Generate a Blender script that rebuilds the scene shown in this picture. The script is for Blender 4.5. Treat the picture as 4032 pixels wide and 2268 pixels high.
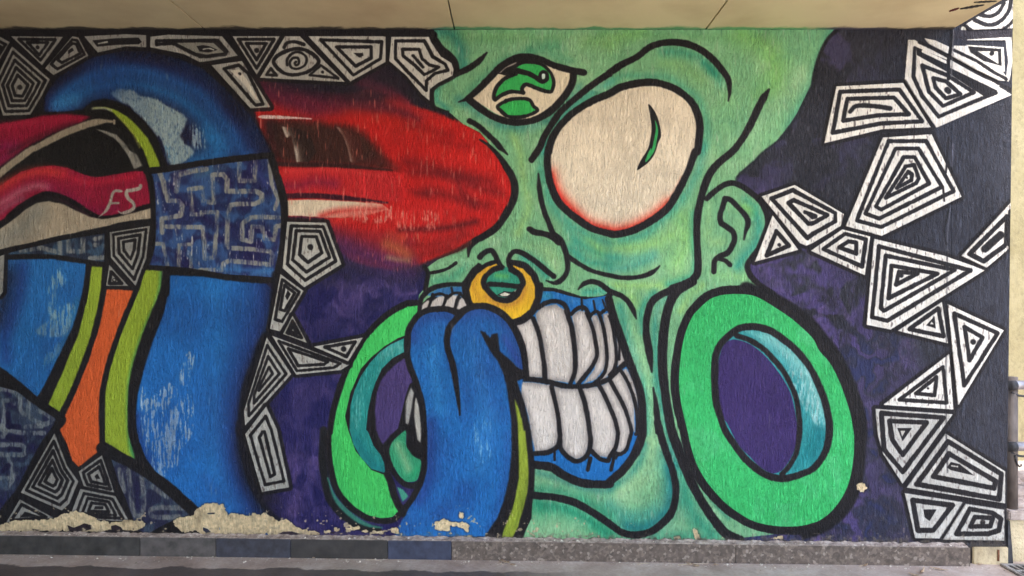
import bpy, bmesh, math, random
import numpy as np
from mathutils import Vector, Matrix

random.seed(7)
rng = np.random.default_rng(11)
R = math.radians
scene = bpy.context.scene
for o in list(bpy.data.objects):
    bpy.data.objects.remove(o)

# ------------------------------------------------------------------ scale
# the wall is measured in photograph units (4032 wide) laid on the wall plane y = 0
S = 0.00122                      # metres per unit on the wall
ZC = 1.30                        # eye height
DIST = 3.55
def X(u): return (u - 2016.0) * S
def Z(v): return ZC + (1134.0 - v) * S

# ------------------------------------------------------------------ camera
cam = bpy.data.cameras.new("camera")
cam.lens = 36.0 * DIST / (4032 * S)
cam.sensor_width = 36.0
cam.clip_start = 0.05
cam.clip_end = 500
cam_o = bpy.data.objects.new("camera", cam)
cam_o.location = (0, -DIST, ZC)
cam_o.rotation_euler = (R(90), 0, 0)
scene.collection.objects.link(cam_o)
scene.camera = cam_o

# ------------------------------------------------------------------ world, sun, exposure
SUN_EL, SUN_AZ = 60.0, 205.0      # azimuth clockwise from +Y
world = bpy.data.worlds.new("World")
scene.world = world
world.use_nodes = True
wn = world.node_tree
wn.nodes.clear()
sky = wn.nodes.new("ShaderNodeTexSky")
sky.sky_type = 'NISHITA'
sky.sun_disc = False
sky.sun_elevation = R(SUN_EL)
sky.sun_rotation = R(SUN_AZ)
sky.air_density = 1.0
sky.dust_density = 3.0
bg = wn.nodes.new("ShaderNodeBackground")
bg.inputs['Strength'].default_value = 0.15
wo = wn.nodes.new("ShaderNodeOutputWorld")
wn.links.new(sky.outputs[0], bg.inputs[0])
wn.links.new(bg.outputs[0], wo.inputs[0])

sun = bpy.data.lights.new("sun", 'SUN')
sun.energy = 1.4
sun.angle = R(12)
sun.color = (1.0, 0.95, 0.86)
sun_o = bpy.data.objects.new("sun", sun)
az = R(SUN_AZ); el = R(SUN_EL)
d = Vector((math.sin(az) * math.cos(el), math.cos(az) * math.cos(el), math.sin(el)))
sun_o.rotation_euler = d.to_track_quat('Z', 'Y').to_euler()
sun_o.location = d * 20
scene.collection.objects.link(sun_o)

scene.view_settings.view_transform = 'Standard'
scene.view_settings.look = 'None'
scene.view_settings.gamma = 1.0
scene.view_settings.use_curve_mapping = False
scene.view_settings.exposure = 2.55
scene.cycles.max_bounces = 8
scene.cycles.diffuse_bounces = 6

# ------------------------------------------------------------------ object helpers
def link(o, parent=None):
    scene.collection.objects.link(o)
    if parent is not None:
        o.parent = parent
    return o

def empty(name, loc=(0, 0, 0)):
    o = bpy.data.objects.new(name, None)
    o.empty_display_size = 0.1
    o.location = loc
    return link(o)

def tag(o, label=None, cat=None, group=None, kind=None):
    if label: o["label"] = label
    if cat: o["category"] = cat
    if group: o["group"] = group
    if kind: o["kind"] = kind
    return o

def mesh_obj(name, bm, mat, parent=None, smooth=False, loc=(0, 0, 0)):
    me = bpy.data.meshes.new(name)
    bm.to_mesh(me); bm.free()
    if smooth:
        for p in me.polygons: p.use_smooth = True
    if mat: me.materials.append(mat)
    o = bpy.data.objects.new(name, me)
    o.location = loc
    return link(o, parent)

def box(bm, x0, x1, y0, y1, z0, z1):
    vs = [bm.verts.new(p) for p in ((x0,y0,z0),(x1,y0,z0),(x1,y1,z0),(x0,y1,z0),(x0,y0,z1),(x1,y0,z1),(x1,y1,z1),(x0,y1,z1))]
    for f in ((0,3,2,1),(4,5,6,7),(0,1,5,4),(1,2,6,5),(2,3,7,6),(3,0,4,7)):
        bm.faces.new([vs[i] for i in f])
    return vs

def tube(bm, pts, r, n=14, cap=True):
    pts = [Vector(p) for p in pts]
    rings = []
    for i, p in enumerate(pts):
        t = (pts[min(i+1, len(pts)-1)] - pts[max(i-1, 0)]).normalized()
        a = Vector((0, 0, 1)) if abs(t.z) < 0.9 else Vector((0, 1, 0))
        u = t.cross(a).normalized(); v = t.cross(u).normalized()
        rr = r[i] if isinstance(r, (list, tuple)) else r
        rings.append([bm.verts.new(p + (u*math.cos(k*2*math.pi/n) + v*math.sin(k*2*math.pi/n))*rr) for k in range(n)])
    for a, b in zip(rings, rings[1:]):
        for k in range(n):
            bm.faces.new((a[k], a[(k+1) % n], b[(k+1) % n], b[k]))
    if cap:
        bm.faces.new(rings[0][::-1]); bm.faces.new(rings[-1])

# ------------------------------------------------------------------ material helpers
class MB:
    def __init__(s, name):
        s.m = bpy.data.materials.new(name); s.m.use_nodes = True
        s.t = s.m.node_tree; s.t.nodes.clear()
        s.out = s.n("ShaderNodeOutputMaterial")
        s.b = s.n("ShaderNodeBsdfPrincipled")
        s.l(s.b.outputs[0], s.out.inputs[0])
    def n(s, k, **kw):
        x = s.t.nodes.new(k)
        for a, v in kw.items(): setattr(x, a, v)
        return x
    def l(s, a, b): s.t.links.new(a, b)
    def coord(s, scale=(1,1,1), kind='Object', rot=(0,0,0)):
        tc = s.n("ShaderNodeTexCoord"); mp = s.n("ShaderNodeMapping")
        mp.inputs['Scale'].default_value = scale
        mp.inputs['Rotation'].default_value = rot
        s.l(tc.outputs[kind], mp.inputs[0]); return mp.outputs[0]
    def noise(s, vec, scale, detail=4, rough=0.55, dist=0.0):
        x = s.n("ShaderNodeTexNoise")
        x.inputs['Scale'].default_value = scale; x.inputs['Detail'].default_value = detail
        x.inputs['Roughness'].default_value = rough; x.inputs['Distortion'].default_value = dist
        s.l(vec, x.inputs['Vector']); return x.outputs[0]
    def ramp(s, fac, stops, interp='LINEAR'):
        x = s.n("ShaderNodeValToRGB"); e = x.color_ramp.elements
        x.color_ramp.interpolation = interp
        while len(e) > 1: e.remove(e[0])
        e[0].position = stops[0][0]; e[0].color = (*stops[0][1], 1)
        for p, c in stops[1:]:
            k = e.new(p); k.color = (*c, 1)
        s.l(fac, x.inputs[0]); return x.outputs[0]
    def mix(s, fac, a, b, mode='MIX'):
        x = s.n("ShaderNodeMix", data_type='RGBA', blend_type=mode)
        for v, i in ((fac, 0), (a, 6), (b, 7)):
            if hasattr(v, 'links'): s.l(v, x.inputs[i])
            elif i == 0: x.inputs[0].default_value = v
            else: x.inputs[i].default_value = (*v, 1)
        return x.outputs[2]
    def math(s, op, a, b=None, clamp=False):
        x = s.n("ShaderNodeMath", operation=op, use_clamp=clamp)
        for i, v in enumerate((a, b)):
            if v is None: continue
            if hasattr(v, 'links'): s.l(v, x.inputs[i])
            else: x.inputs[i].default_value = v
        return x.outputs[0]
    def bump(s, h, strength, dist, nrm=None):
        x = s.n("ShaderNodeBump")
        x.inputs['Strength'].default_value = strength; x.inputs['Distance'].default_value = dist
        s.l(h, x.inputs['Height'])
        if nrm is not None: s.l(nrm, x.inputs['Normal'])
        return x.outputs[0]

def lin(c):
    return tuple((v/255/12.92 if v/255 <= 0.04045 else ((v/255+0.055)/1.055)**2.4) for v in c)
g3 = lambda v: (v, v, v)

# ================================================================== THE PAINTING
# Everything painted on the wall, as outlines in wall units, rasterised here in numpy
Q = 0.6
U0, U1, V0, V1 = -420, 4010, -60, 2210
TW, TH = int((U1-U0)*Q), int((V1-V0)*Q)
C = np.zeros((TH, TW, 3), np.float32)

FR = {}
for r_, y_ in enumerate((0, 550, 1100, 1668)):
    for c_, x_ in enumerate((0, 800, 1600, 2400)):
        FR['%d%d' % (r_, c_)] = (x_, y_, 1/2.415)
for r_, y_ in enumerate((0, 550, 1100, 1644)):
    FR['%d4' % r_] = (3200, y_, 1/2.3221)
FR['V'] = (0, 0, 4032/2576)
FR['S'] = (0, 0, 1)

def P(spec):
    if not isinstance(spec, str): return [tuple(p) for p in spec]
    f = FR['S']; out = []; sw = []; new = False
    for tok in spec.split():
        if ',' in tok:
            a, b = tok.split(',')
            out.append((f[0] + float(a)*f[2], f[1] + float(b)*f[2])); sw.append(new); new = False
        else: f = FR[tok]; new = True
    # where two survey tiles overlap a path may step back on itself: drop that point
    i = 1
    while i < len(out)-1 and len(out) > 3:
        a = (out[i][0]-out[i-1][0], out[i][1]-out[i-1][1]); b = (out[i+1][0]-out[i][0], out[i+1][1]-out[i][1])
        la, lb = math.hypot(*a), math.hypot(*b)
        if (sw[i] or sw[i+1]) and min(la, lb) < 60 and (a[0]*b[0]+a[1]*b[1]) < -.72*la*lb:
            del out[i]; del sw[i]; i = max(1, i-1); continue
        i += 1
    return out

def spline(p, closed=False, n=7):
    p = np.array(p, float)
    if len(p) < 3: return p
    if closed: q = np.vstack([p[-1], p, p[0], p[1]])
    else: q = np.vstack([2*p[0]-p[1], p, 2*p[-1]-p[-2]])
    out = []
    t = np.linspace(0, 1, n, endpoint=False)[:, None]
    for i in range(len(q)-3):
        a, b, c, d_ = q[i:i+4]
        out.append(0.5*((2*b) + (c-a)*t + (2*a-5*b+4*c-d_)*t*t + (3*b-a-3*c+d_)*t**3))
    if not closed: out.append(p[-1][None])
    return np.vstack(out)

def box_blur(a, r, axis):
    r = int(r)
    if r < 1: return a
    pad = [(0, 0)]*a.ndim; pad[axis] = (r+1, r)
    c = np.cumsum(np.pad(a, pad, mode='edge'), axis=axis, dtype=np.float64)
    n = a.shape[axis]
    hi = np.take(c, np.arange(2*r+1, 2*r+1+n), axis=axis)
    lo = np.take(c, np.arange(0, n), axis=axis)
    return ((hi-lo)/(2*r+1)).astype(np.float32)
def blur(a, sx, sy=None, it=2):
    sy = sx if sy is None else sy
    for _ in range(it):
        a = box_blur(a, sx, 1); a = box_blur(a, sy, 0)
    return a
def vnoise(cx, cy):
    gw, gh = int(TW/cx)+3, int(TH/cy)+3
    g = rng.random((gh, gw), dtype=np.float32)
    x = np.arange(TW)/cx; y = np.arange(TH)/cy
    xi = x.astype(int); yi = y.astype(int)
    fx = (x-xi)[None]; fy = (y-yi)[:, None]
    fx = fx*fx*(3-2*fx); fy = fy*fy*(3-2*fy)
    a = g[yi][:, xi]; b = g[yi][:, xi+1]; c = g[yi+1][:, xi]; d_ = g[yi+1][:, xi+1]
    return ((a*(1-fx)+b*fx)*(1-fy) + (c*(1-fx)+d_*fx)*fy).astype(np.float32)
def warp(a, amp=26, c=48):
    dx = (vnoise(c, c)-.5)*2*amp+(vnoise(c/3, c/3)-.5)*amp*.7; dy = (vnoise(c, c)-.5)*2*amp+(vnoise(c/3, c/3)-.5)*amp*.7
    yi = np.clip(np.arange(TH)[:, None]+dy, 0, TH-1).astype(np.int32); xi = np.clip(np.arange(TW)[None]+dx, 0, TW-1).astype(np.int32)
    return a[yi, xi]
def norm(a):
    return ((a-a.mean())/a.std()).astype(np.float32)
STREAK = norm(blur(rng.standard_normal((TH, TW)).astype(np.float32), 1, 9))
FINE = norm(blur(rng.standard_normal((TH, TW)).astype(np.float32), 1, 2))
BLOT = norm(warp(vnoise(60, 60)*1.0 + vnoise(26, 30)*.6 + vnoise(11, 13)*.35))
CLOUD = norm(vnoise(130, 110)+.5*vnoise(50, 60))
DRY = norm(STREAK*.8 + FINE*.45 + norm(vnoise(14, 34))*.8)
BRUSH = norm(warp(vnoise(40, 22)+.5*vnoise(14, 26), 30)+.18*vnoise(6, 12))
SHORT = norm(blur(rng.standard_normal((TH, TW)).astype(np.float32), 1, 4))

def texel(p):
    p = np.asarray(p, float)
    return np.stack([(p[:, 0]-U0)*Q, (p[:, 1]-V0)*Q], 1)

def polymask(pts):
    """anti-aliased coverage of a polygon; returns (mask, x0, y0)"""
    p = texel(pts)
    x0 = max(0, int(p[:, 0].min())-2); x1 = min(TW, int(p[:, 0].max())+3)
    y0 = max(0, int(p[:, 1].min())-2); y1 = min(TH, int(p[:, 1].max())+3)
    if x1 <= x0 or y1 <= y0: return None
    w, h = x1-x0, y1-y0
    SUB = 3
    acc = np.zeros((h*SUB, w+2), np.float32)
    ys = y0 + (np.arange(h*SUB)+0.5)/SUB
    q = np.vstack([p, p[:1]])
    for (ax, ay), (bx, by) in zip(q[:-1], q[1:]):
        if ay == by: continue
        s = 1.0
        if ay > by: ax, ay, bx, by, s = bx, by, ax, ay, -1.0
        i0 = np.searchsorted(ys, ay); i1 = np.searchsorted(ys, by)
        if i1 <= i0: continue
        rows = np.arange(i0, i1)
        xc = np.clip(ax + (ys[rows]-ay)*(bx-ax)/(by-ay) - x0, 0, w-0.001)
        xi = xc.astype(int); fr = (xc-xi).astype(np.float32)
        np.add.at(acc, (rows, xi), s*(1-fr)); np.add.at(acc, (rows, xi+1), s*fr)
    m = np.minimum(np.abs(np.cumsum(acc, 1))[:, :w], 1.0)
    return m.reshape(h, SUB, w).mean(1), x0, y0

def comp(m, x0, y0, col, alpha=1.0, clip=None):
    h, w = m.shape
    if clip is not None: m = m*clip[y0:y0+h, x0:x0+w]
    m = (m*alpha)[..., None]
    v = C[y0:y0+h, x0:x0+w]
    if isinstance(col, np.ndarray) and col.ndim == 3: col = col[y0:y0+h, x0:x0+w]
    else: col = np.array(col, np.float32)/255.0
    v += (col - v)*m

PARTS = []
def full(m, x0, y0):
    f = np.zeros((TH, TW), np.float32); f[y0:y0+m.shape[0], x0:x0+m.shape[1]] = m; return f

def fill(spec, col, smooth=False, soft=0.0, alpha=1.0, clip=None, rough=0.8, part=None, level=2, keep=False, label=None, nocomp=False):
    pts = P(spec)
    if smooth: pts = spline(pts, True, 6)
    if part: PARTS.append((part, np.array(pts), level, label))
    r = polymask(pts)
    if r is None: return None
    m, x0, y0 = r
    if soft:
        s = soft*Q
        pad = int(s*2)+2
        ex0, ey0 = min(pad, x0), min(pad, y0)
        ex1, ey1 = min(pad, TW-x0-m.shape[1]), min(pad, TH-y0-m.shape[0])
        m = np.pad(m, ((ey0, ey1), (ex0, ex1))); x0 -= ex0; y0 -= ey0
        m = blur(m, max(1, s*.6))
    if rough:
        h, w = m.shape
        e = DRY[y0:y0+h, x0:x0+w]
        m = np.clip(m + e*0.13*rough*(4*m*(1-m)), 0, 1)
    if not nocomp: comp(m, x0, y0, col, alpha, clip)
    if keep: return full(m, x0, y0)

def stroke(spec, w, col, taper=(0, 0), soft=None, alpha=1.0, clip=None, smooth=True, closed=False, dry=0.0, edge=1.0):
    """painted line, w = full width in wall units; taper = fraction of length narrowing at each end"""
    if soft is None: soft = 2.8 if w >= 16 else 1.9
    pts = P(spec)
    pts = spline(pts, closed, 6) if smooth else np.array(pts, float)
    if closed: pts = np.vstack([pts, pts[:1]])
    p = texel(pts)
    seg = np.hypot(*(p[1:]-p[:-1]).T); L = np.concatenate([[0], np.cumsum(seg)]); T = L[-1] + 1e-6
    rad = np.full(len(p), w*Q/2)
    wob = 1.1 + 0.045*np.sin(L*0.025+p[0, 0]) + 0.02*np.sin(L*0.07+p[0, 1])
    rad *= wob
    if taper[0]: rad *= np.clip(0.25+0.75*L/T/taper[0], 0, 1)
    if taper[1]: rad *= np.clip(0.25+0.75*(T-L)/T/taper[1], 0, 1)
    sf = max(soft*Q, 0.7)
    mr = rad.max()+sf*2+2
    x0 = max(0, int(p[:, 0].min()-mr)); x1 = min(TW, int(p[:, 0].max()+mr)+1)
    y0 = max(0, int(p[:, 1].min()-mr)); y1 = min(TH, int(p[:, 1].max()+mr)+1)
    if x1 <= x0 or y1 <= y0: return
    D = np.full((y1-y0, x1-x0), 1e3, np.float32)
    for i in range(len(p)-1):
        a, b = p[i], p[i+1]; ra, rb = rad[i], rad[i+1]
        pr = max(ra, rb)+sf*2+2
        sx0 = max(x0, int(min(a[0], b[0])-pr)); sx1 = min(x1, int(max(a[0], b[0])+pr)+1)
        sy0 = max(y0, int(min(a[1], b[1])-pr)); sy1 = min(y1, int(max(a[1], b[1])+pr)+1)
        if sx1 <= sx0 or sy1 <= sy0: continue
        gx = (np.arange(sx0, sx1)+0.5)[None]; gy = (np.arange(sy0, sy1)+0.5)[:, None]
        dx, dy = b-a; l2 = dx*dx+dy*dy+1e-9
        t = np.clip(((gx-a[0])*dx+(gy-a[1])*dy)/l2, 0, 1)
        dd = np.hypot(gx-a[0]-t*dx, gy-a[1]-t*dy) - (ra+(rb-ra)*t)
        v = D[sy0-y0:sy1-y0, sx0-x0:sx1-x0]
        np.minimum(v, dd, out=v)
    if edge: D += DRY[y0:y1, x0:x1]*0.32*edge
    m = np.clip(0.5 - D/(2*sf), 0, 1); m = m*m*(3-2*m)
    if dry: m = m*np.clip(0.75 - dry*DRY[y0:y1, x0:x1]*0.6, 0, 1)
    comp(m, x0, y0, col, alpha, clip)

def spray(spec, w, col, alpha=0.7, clip=None, **k):
    stroke(spec, w*0.35, col, soft=w*0.42, alpha=alpha, clip=clip, edge=0, **k)

def drybrush(spec, col, amount=0.0, alpha=0.85, clip=None, soft=18, hard=1.6):
    """broken paint dragged over the ribs of the plaster inside an outline"""
    pts = spline(P(spec), True, 5)
    r = polymask(pts)
    if r is None: return
    m, x0, y0 = r
    m = blur(m, max(1, soft*Q*.5))
    h, w = m.shape
    n = STREAK[y0:y0+h, x0:x0+w]*.75 + FINE[y0:y0+h, x0:x0+w]*.35 + BLOT[y0:y0+h, x0:x0+w]*.3
    k = np.clip((n + amount)*hard*.5 + .3, 0, 1)*np.clip(m*2-.3, 0, 1)
    comp(k, x0, y0, col, alpha, clip)

def lerp_ring(a, b, t):
    return [(p[0]+(q[0]-p[0])*t, p[1]+(q[1]-p[1])*t) for p, q in zip(a, b)]

K = (30, 27, 29)
WH = (238, 232, 220)
GW = (205, 200, 186)
def motif(outer, inner=None, ts=(), rings=(), w=14, col=WH, dot=None, dotr=9, name='painted_shard', smooth=False, core=None, bandcol=K):
    """white shard with nested dark outlines"""
    o = P(outer)
    halo = np.array(o)
    ux, uy = halo.mean(0)
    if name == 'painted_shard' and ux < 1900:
        k = 1-.30*min(1, max(0, (1900-ux)/1500)) - .05  # white greyed towards the left, standing in for the weaker light there
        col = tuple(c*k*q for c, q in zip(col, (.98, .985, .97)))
    stroke(halo, 26, K, soft=3, smooth=False, closed=True, alpha=.9)
    mk = fill(o, col, smooth=smooth, rough=1.2, part=name, level=5, keep=True)
    nick = mk[max(0, int((halo[:, 1].min()-V0)*Q)):int((halo[:, 1].max()-V0)*Q)+2]
    y0_ = max(0, int((halo[:, 1].min()-V0)*Q)); x0_ = max(0, int((halo[:, 0].min()-U0)*Q)); x1_ = int((halo[:, 0].max()-U0)*Q)+2
    nick = nick[:, x0_:x1_]
    h_, w_ = nick.shape
    comp(nick*np.clip(SHORT[y0_:y0_+h_, x0_:x0_+w_]-1.25, 0, 1), x0_, y0_, (96, 84, 80), .75)
    if name == 'painted_shard' and ux < 1900: w = w*.84
    if inner:
        i = P(inner)
        for t in ts:
            stroke(lerp_ring(o, i, t), w, bandcol, smooth=False, closed=True, soft=1.6)
    for rg in rings:
        stroke(P(rg), w, bandcol, smooth=smooth, closed=True, soft=1.6)
    if core: fill(P(core), bandcol, rough=.6)
    if dot:
        for q in P(dot): stroke([q, (q[0]+1, q[1]+1)], dotr*2, bandcol, smooth=False)

BLUE = (34, 112, 182); DBLUE = (36, 62, 128); NAVY = (30, 30, 72); PALE = (170, 194, 200)
PUR = (66, 54, 112); LPUR = (92, 76, 132); TEAL = (36, 140, 128); LTEAL = (140, 200, 186)
GM = (130, 190, 136); GL = (158, 208, 130); GP = (150, 204, 160); LIME = (158, 180, 52)
NEON = (60, 190, 104); ORG = (226, 98, 46); RED = (204, 30, 27); MAR = (96, 22, 38); CRIM = (160, 22, 56)
CREAM = (236, 214, 182); SLATE = (56, 58, 72)

# ---------------------------------------------------------------- grounds
C[:] = np.array(K, np.float32)/255
xx = (np.arange(TW)/Q+U0)[None, :]; yy = (np.arange(TH)/Q+V0)[:, None]
def blend(mask, col, alpha=1.0):
    global C
    m = (np.clip(mask, 0, 1)*alpha)[..., None].astype(np.float32)
    C += (np.array(col, np.float32)/255 - C)*m
ss = lambda a, b, x: np.clip((x-a)/(b-a), 0, 1)
# right ground: slate black, purple lower left
right = ss(2800, 2830, xx)*np.ones_like(yy)
blend(right, (38, 37, 44))
blend(right*np.clip(CLOUD*.5+.45, 0, 1), (54, 55, 66), .7)
blend(right*np.clip(SHORT*.5-.3, 0, 1), (88, 88, 98), .5)
blend(right*np.clip(-SHORT*.5-.3, 0, 1), (22, 21, 26), .6)
blend(right*ss(3250, 3700, xx), (48, 49, 57), .6)
pz = right*(1-ss(3330, 3640, xx+CLOUD*60))*ss(430+ss(2900, 3300, xx)*500, 900+ss(2900, 3300, xx)*300, yy+CLOUD*60)
blend(pz*np.clip(BRUSH*.6+.5, 0, 1), (76, 64, 110), .95)
blend(pz*np.clip(BLOT*.7-.3, 0, 1), (106, 88, 138), .65)
blend(right*ss(1250, 1400, yy)*(1-ss(3500, 3720, xx))*np.clip(-BRUSH*.7-.1, 0, 1), (42, 48, 90), .8)
blend(right*(1-ss(500, 900, yy))*(1-ss(3300, 3560, xx))*np.clip(BLOT*.8-.2, 0, 1), (68, 62, 96), .7)
blend(right*ss(3440, 3700, xx)*ss(380, 500, yy)*np.clip(STREAK*.5+.2, 0, 1), (64, 67, 80), .55)
# middle ground: purple with navy clouds
mid = ss(1020, 1120, xx)*(1-ss(1790, 1800, xx))*ss(1000, 1160, yy)
blend(mid, (54, 46, 96))
blend(mid*np.clip(BRUSH*.6+.3, 0, 1), (30, 27, 82), .9)
blend(mid*np.clip(BLOT*.7-.1, 0, 1), (92, 74, 124), .75)
spray("21 960,160 980,420 1060,560 1240,520 1500,330 1700,200", 110, (26, 26, 70), .6)
spray("21 720,1000 900,960 1150,900 1260,1000", 80, (26, 28, 84), .6)
spray("31 960,250 980,420 1020,600 1060,800", 60, (26, 26, 74), .6)
spray("31 1080,200 1010,420 1000,620 1080,850", 40, (96, 80, 134), .5)
# upper middle: murk between the shards and the red form
up = ss(900, 960, xx)*(1-ss(1760, 1780, xx))*(1-ss(700, 760, yy))
blend(up, (36, 30, 42))

# ---------------------------------------------------------------- red form
rm = fill("""01 480,740 700,790 900,850 1100,880 1350,890 1600,850 1800,880 1932,940 02 60,1000 250,1060 450,1140 620,1205 780,1330
 12 770,50 880,160 970,280 1015,400 1020,520 990,620 920,730 840,830 730,900 600,990 440,1070 300,1120 150,1180 0,1230 11 1800,1240 1500,1180 1300,1060 1200,850 1150,770
 700,750 690,500 690,200 01 640,1400 500,1100""", RED, smooth=True, soft=10, keep=True, part='painted_red_form', level=1)
spray("01 520,860 700,890 880,960 1050,1020", 150, (112, 28, 62), .9, clip=None)
spray("01 700,800 900,850 1200,930 1500,940 1750,900", 130, (40, 32, 46), .8)
spray("01 1000,930 1250,980 1500,1020 1750,1030 1932,1080 02 100,1130", 90, (84, 30, 52), .75)
spray("01 1450,740 1650,800 1800,880 1932,950", 70, (92, 34, 52), .75)
spray("01 1560,660 1720,720 1900,850", 60, (70, 32, 48), .6)
spray("01 1700,720 1850,800 02 0,880 90,930", 60, (34, 32, 40), .8)
spray("01 900,930 1050,980 1250,1030 1500,1080 1750,1120 02 50,1200", 60, (206, 42, 34), .7)
spray("01 1300,1060 1600,1110 1850,1180 1932,1230 02 200,1290", 110, (208, 36, 28), .85)
spray("01 1750,960 1932,1010 02 150,1080 300,1110", 44, (186, 42, 44), .7)
spray("02 0,1190 200,1230 420,1290", 60, (136, 22, 26), .55, clip=rm)
spray("02 100,1300 300,1340 600,1400", 50, (150, 24, 26), .4, clip=rm)
for a, w in (("12 0,210 200,260 400,320 600,355 800,400", 80), ("12 -60,310 200,315 420,345 650,390", 60),
          ("12 180,490 400,530 600,590 760,625", 70), ("12 480,350 520,470 640,620", 60), ("12 600,430 760,480 880,500", 60), ("12 -100,470 60,500 200,520", 50)):
    spray(a, w, (108, 16, 24), .7, clip=rm)
spray("12 -60,860 200,850 400,835 660,780", 46, (84, 12, 20), .9, clip=rm)
spray("12 0,985 200,1000 420,960 560,900", 90, (130, 26, 28), .6, clip=rm)
spray("12 0,1110 200,1090 420,1040", 60, (120, 26, 28), .5, clip=rm)
spray("12 300,100 600,180 820,300", 70, (216, 36, 28), .5, clip=rm)
drybrush("12 -60,700 120,680 280,700 290,850 120,850 -60,850", (238, 140, 120), .2, .75, rm)
drybrush("12 60,900 200,890 230,960 80,970", (220, 120, 90), -.2, .6, rm)
# lower fading zone
spray("11 1250,1000 1500,1080 1800,1180 12 0,1210", 130, (84, 40, 92), .9)
spray("11 1250,900 1450,960 1700,1000 1932,1000", 110, (120, 36, 60), .7, clip=rm)
spray("11 1750,980 1880,1060 12 20,1120", 90, (196, 104, 62), .8, clip=rm)
spray("11 1780,900 1900,930", 60, (214, 84, 50), .7, clip=rm)
spray("11 1750,1120 1850,1140", 34, (170, 130, 96), .7, clip=rm)
spray("01 540,790 800,850 1100,900 1400,890 1650,880", 190, (38, 31, 44), .9)
spray("01 560,880 800,930 1050,990 1250,1010", 120, (110, 28, 60), .8)
spray("01 1250,980 1500,1010 1750,1040 1932,1090", 70, (104, 34, 50), .6)
spray("01 1500,800 1700,850 1850,920 02 20,990", 60, (110, 38, 56), .6)
spray("11 1120,860 1250,1020 1450,1150 1750,1250 1932,1280", 150, (58, 44, 88), .75)
spray("11 1350,960 1600,1080 1850,1160 12 60,1190", 110, (88, 40, 84), .6)
spray("11 1250,860 1500,900 1800,920", 70, (140, 34, 48), .5)
spray("12 -100,1230 150,1210 350,1150 520,1090", 40, (70, 52, 70), .6)
spray("11 1750,1000 1850,1040 1932,1080", 70, (190, 96, 58), .7)
spray("11 1760,1120 1850,1140 12 20,1150", 34, (168, 130, 96), .7)
# dark window area with two pale fins
fill("01 600,1130 900,1130 1150,1160 1400,1200 1580,1300 1700,1449 11 1800,290 1500,270 1100,255 700,225 640,0", (58, 34, 28), soft=26, clip=None, alpha=.95)
spray("01 620,1180 640,1449 11 650,150", 110, (30, 24, 28), .95)
f1 = fill("01 750,1205 860,1215 1010,1260 1080,1449 11 1060,140 1000,215 890,212 870,100 840,-40 01 790,1310", (48, 30, 26), soft=3, part='painted_pale_fin', level=3, keep=True)
spray("01 740,1205 800,1310 845,1430 11 862,90 880,200", 84, (160, 138, 122), .85, clip=f1)
spray("01 750,1205 805,1310 850,1430 11 870,90 890,205", 34, (222, 206, 188), .9, clip=f1)
f2 = fill("01 1268,1205 1400,1240 1500,1330 1520,1449 11 1500,150 1440,225 1400,215 1375,90 1330,-40", (74, 32, 26), soft=3, part='painted_pale_fin', level=3, keep=True)
spray("01 1265,1210 1330,1340 11 1350,60 1385,195", 80, (130, 84, 72), .8, clip=f2)
spray("01 1270,1210 1335,1340 11 1355,60 1392,200", 30, (206, 180, 162), .9, clip=f2)
spray("11 1500,240 1700,200 1840,280", 60, (92, 30, 26), .8)
stroke("01 525,1112 640,1112 780,1118 900,1122 1030,1130", 11, (232, 200, 190), taper=(.05, .5), soft=3)
# red band, dark line, cream stripe
b1 = fill("11 735,275 900,272 1100,262 1300,262 1550,285 1932,315 1932,590 1700,580 1400,545 1100,525 780,530 760,400", (206, 40, 42), soft=3, keep=True, part='painted_red_band', level=2)
spray("11 760,440 900,440 1050,400 1250,420", 80, (126, 20, 58), .85, clip=b1)
spray("11 780,300 1100,290 1400,300 1700,350", 34, (222, 58, 56), .7, clip=b1)
spray("11 1900,330 1925,450 1932,560", 90, (212, 30, 28), .9, clip=rm)
stroke("11 760,540 950,532 1150,538 1350,555 1550,575 1750,600", 20, (66, 18, 34), taper=(0, .5), soft=4)
stroke("11 700,228 900,238 1200,240 1500,262 1800,292", 16, (60, 26, 26), taper=(0, .4), soft=5)
cs = fill("11 790,575 1000,568 1200,575 1450,590 1700,612 1760,660 1500,740 1300,745 1080,735 900,728 800,724", CREAM, soft=2, keep=True, part='painted_cream_stripe', level=3)
spray("11 1120,730 1250,690 1450,670 1650,660 1780,640", 52, (220, 50, 44), .95, clip=cs)
spray("11 1200,790 1400,740 1700,720 1932,770", 50, (224, 48, 42), .9)
drybrush("11 1350,690 1550,600 1780,620 1800,760 1500,780", (240, 150, 130), -.1, .8)
stroke("11 790,745 950,745 1150,750", 12, (70, 26, 50), soft=4, taper=(0, .5))
spray("11 760,780 1000,790 1200,800", 40, (150, 44, 54), .7)

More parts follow.
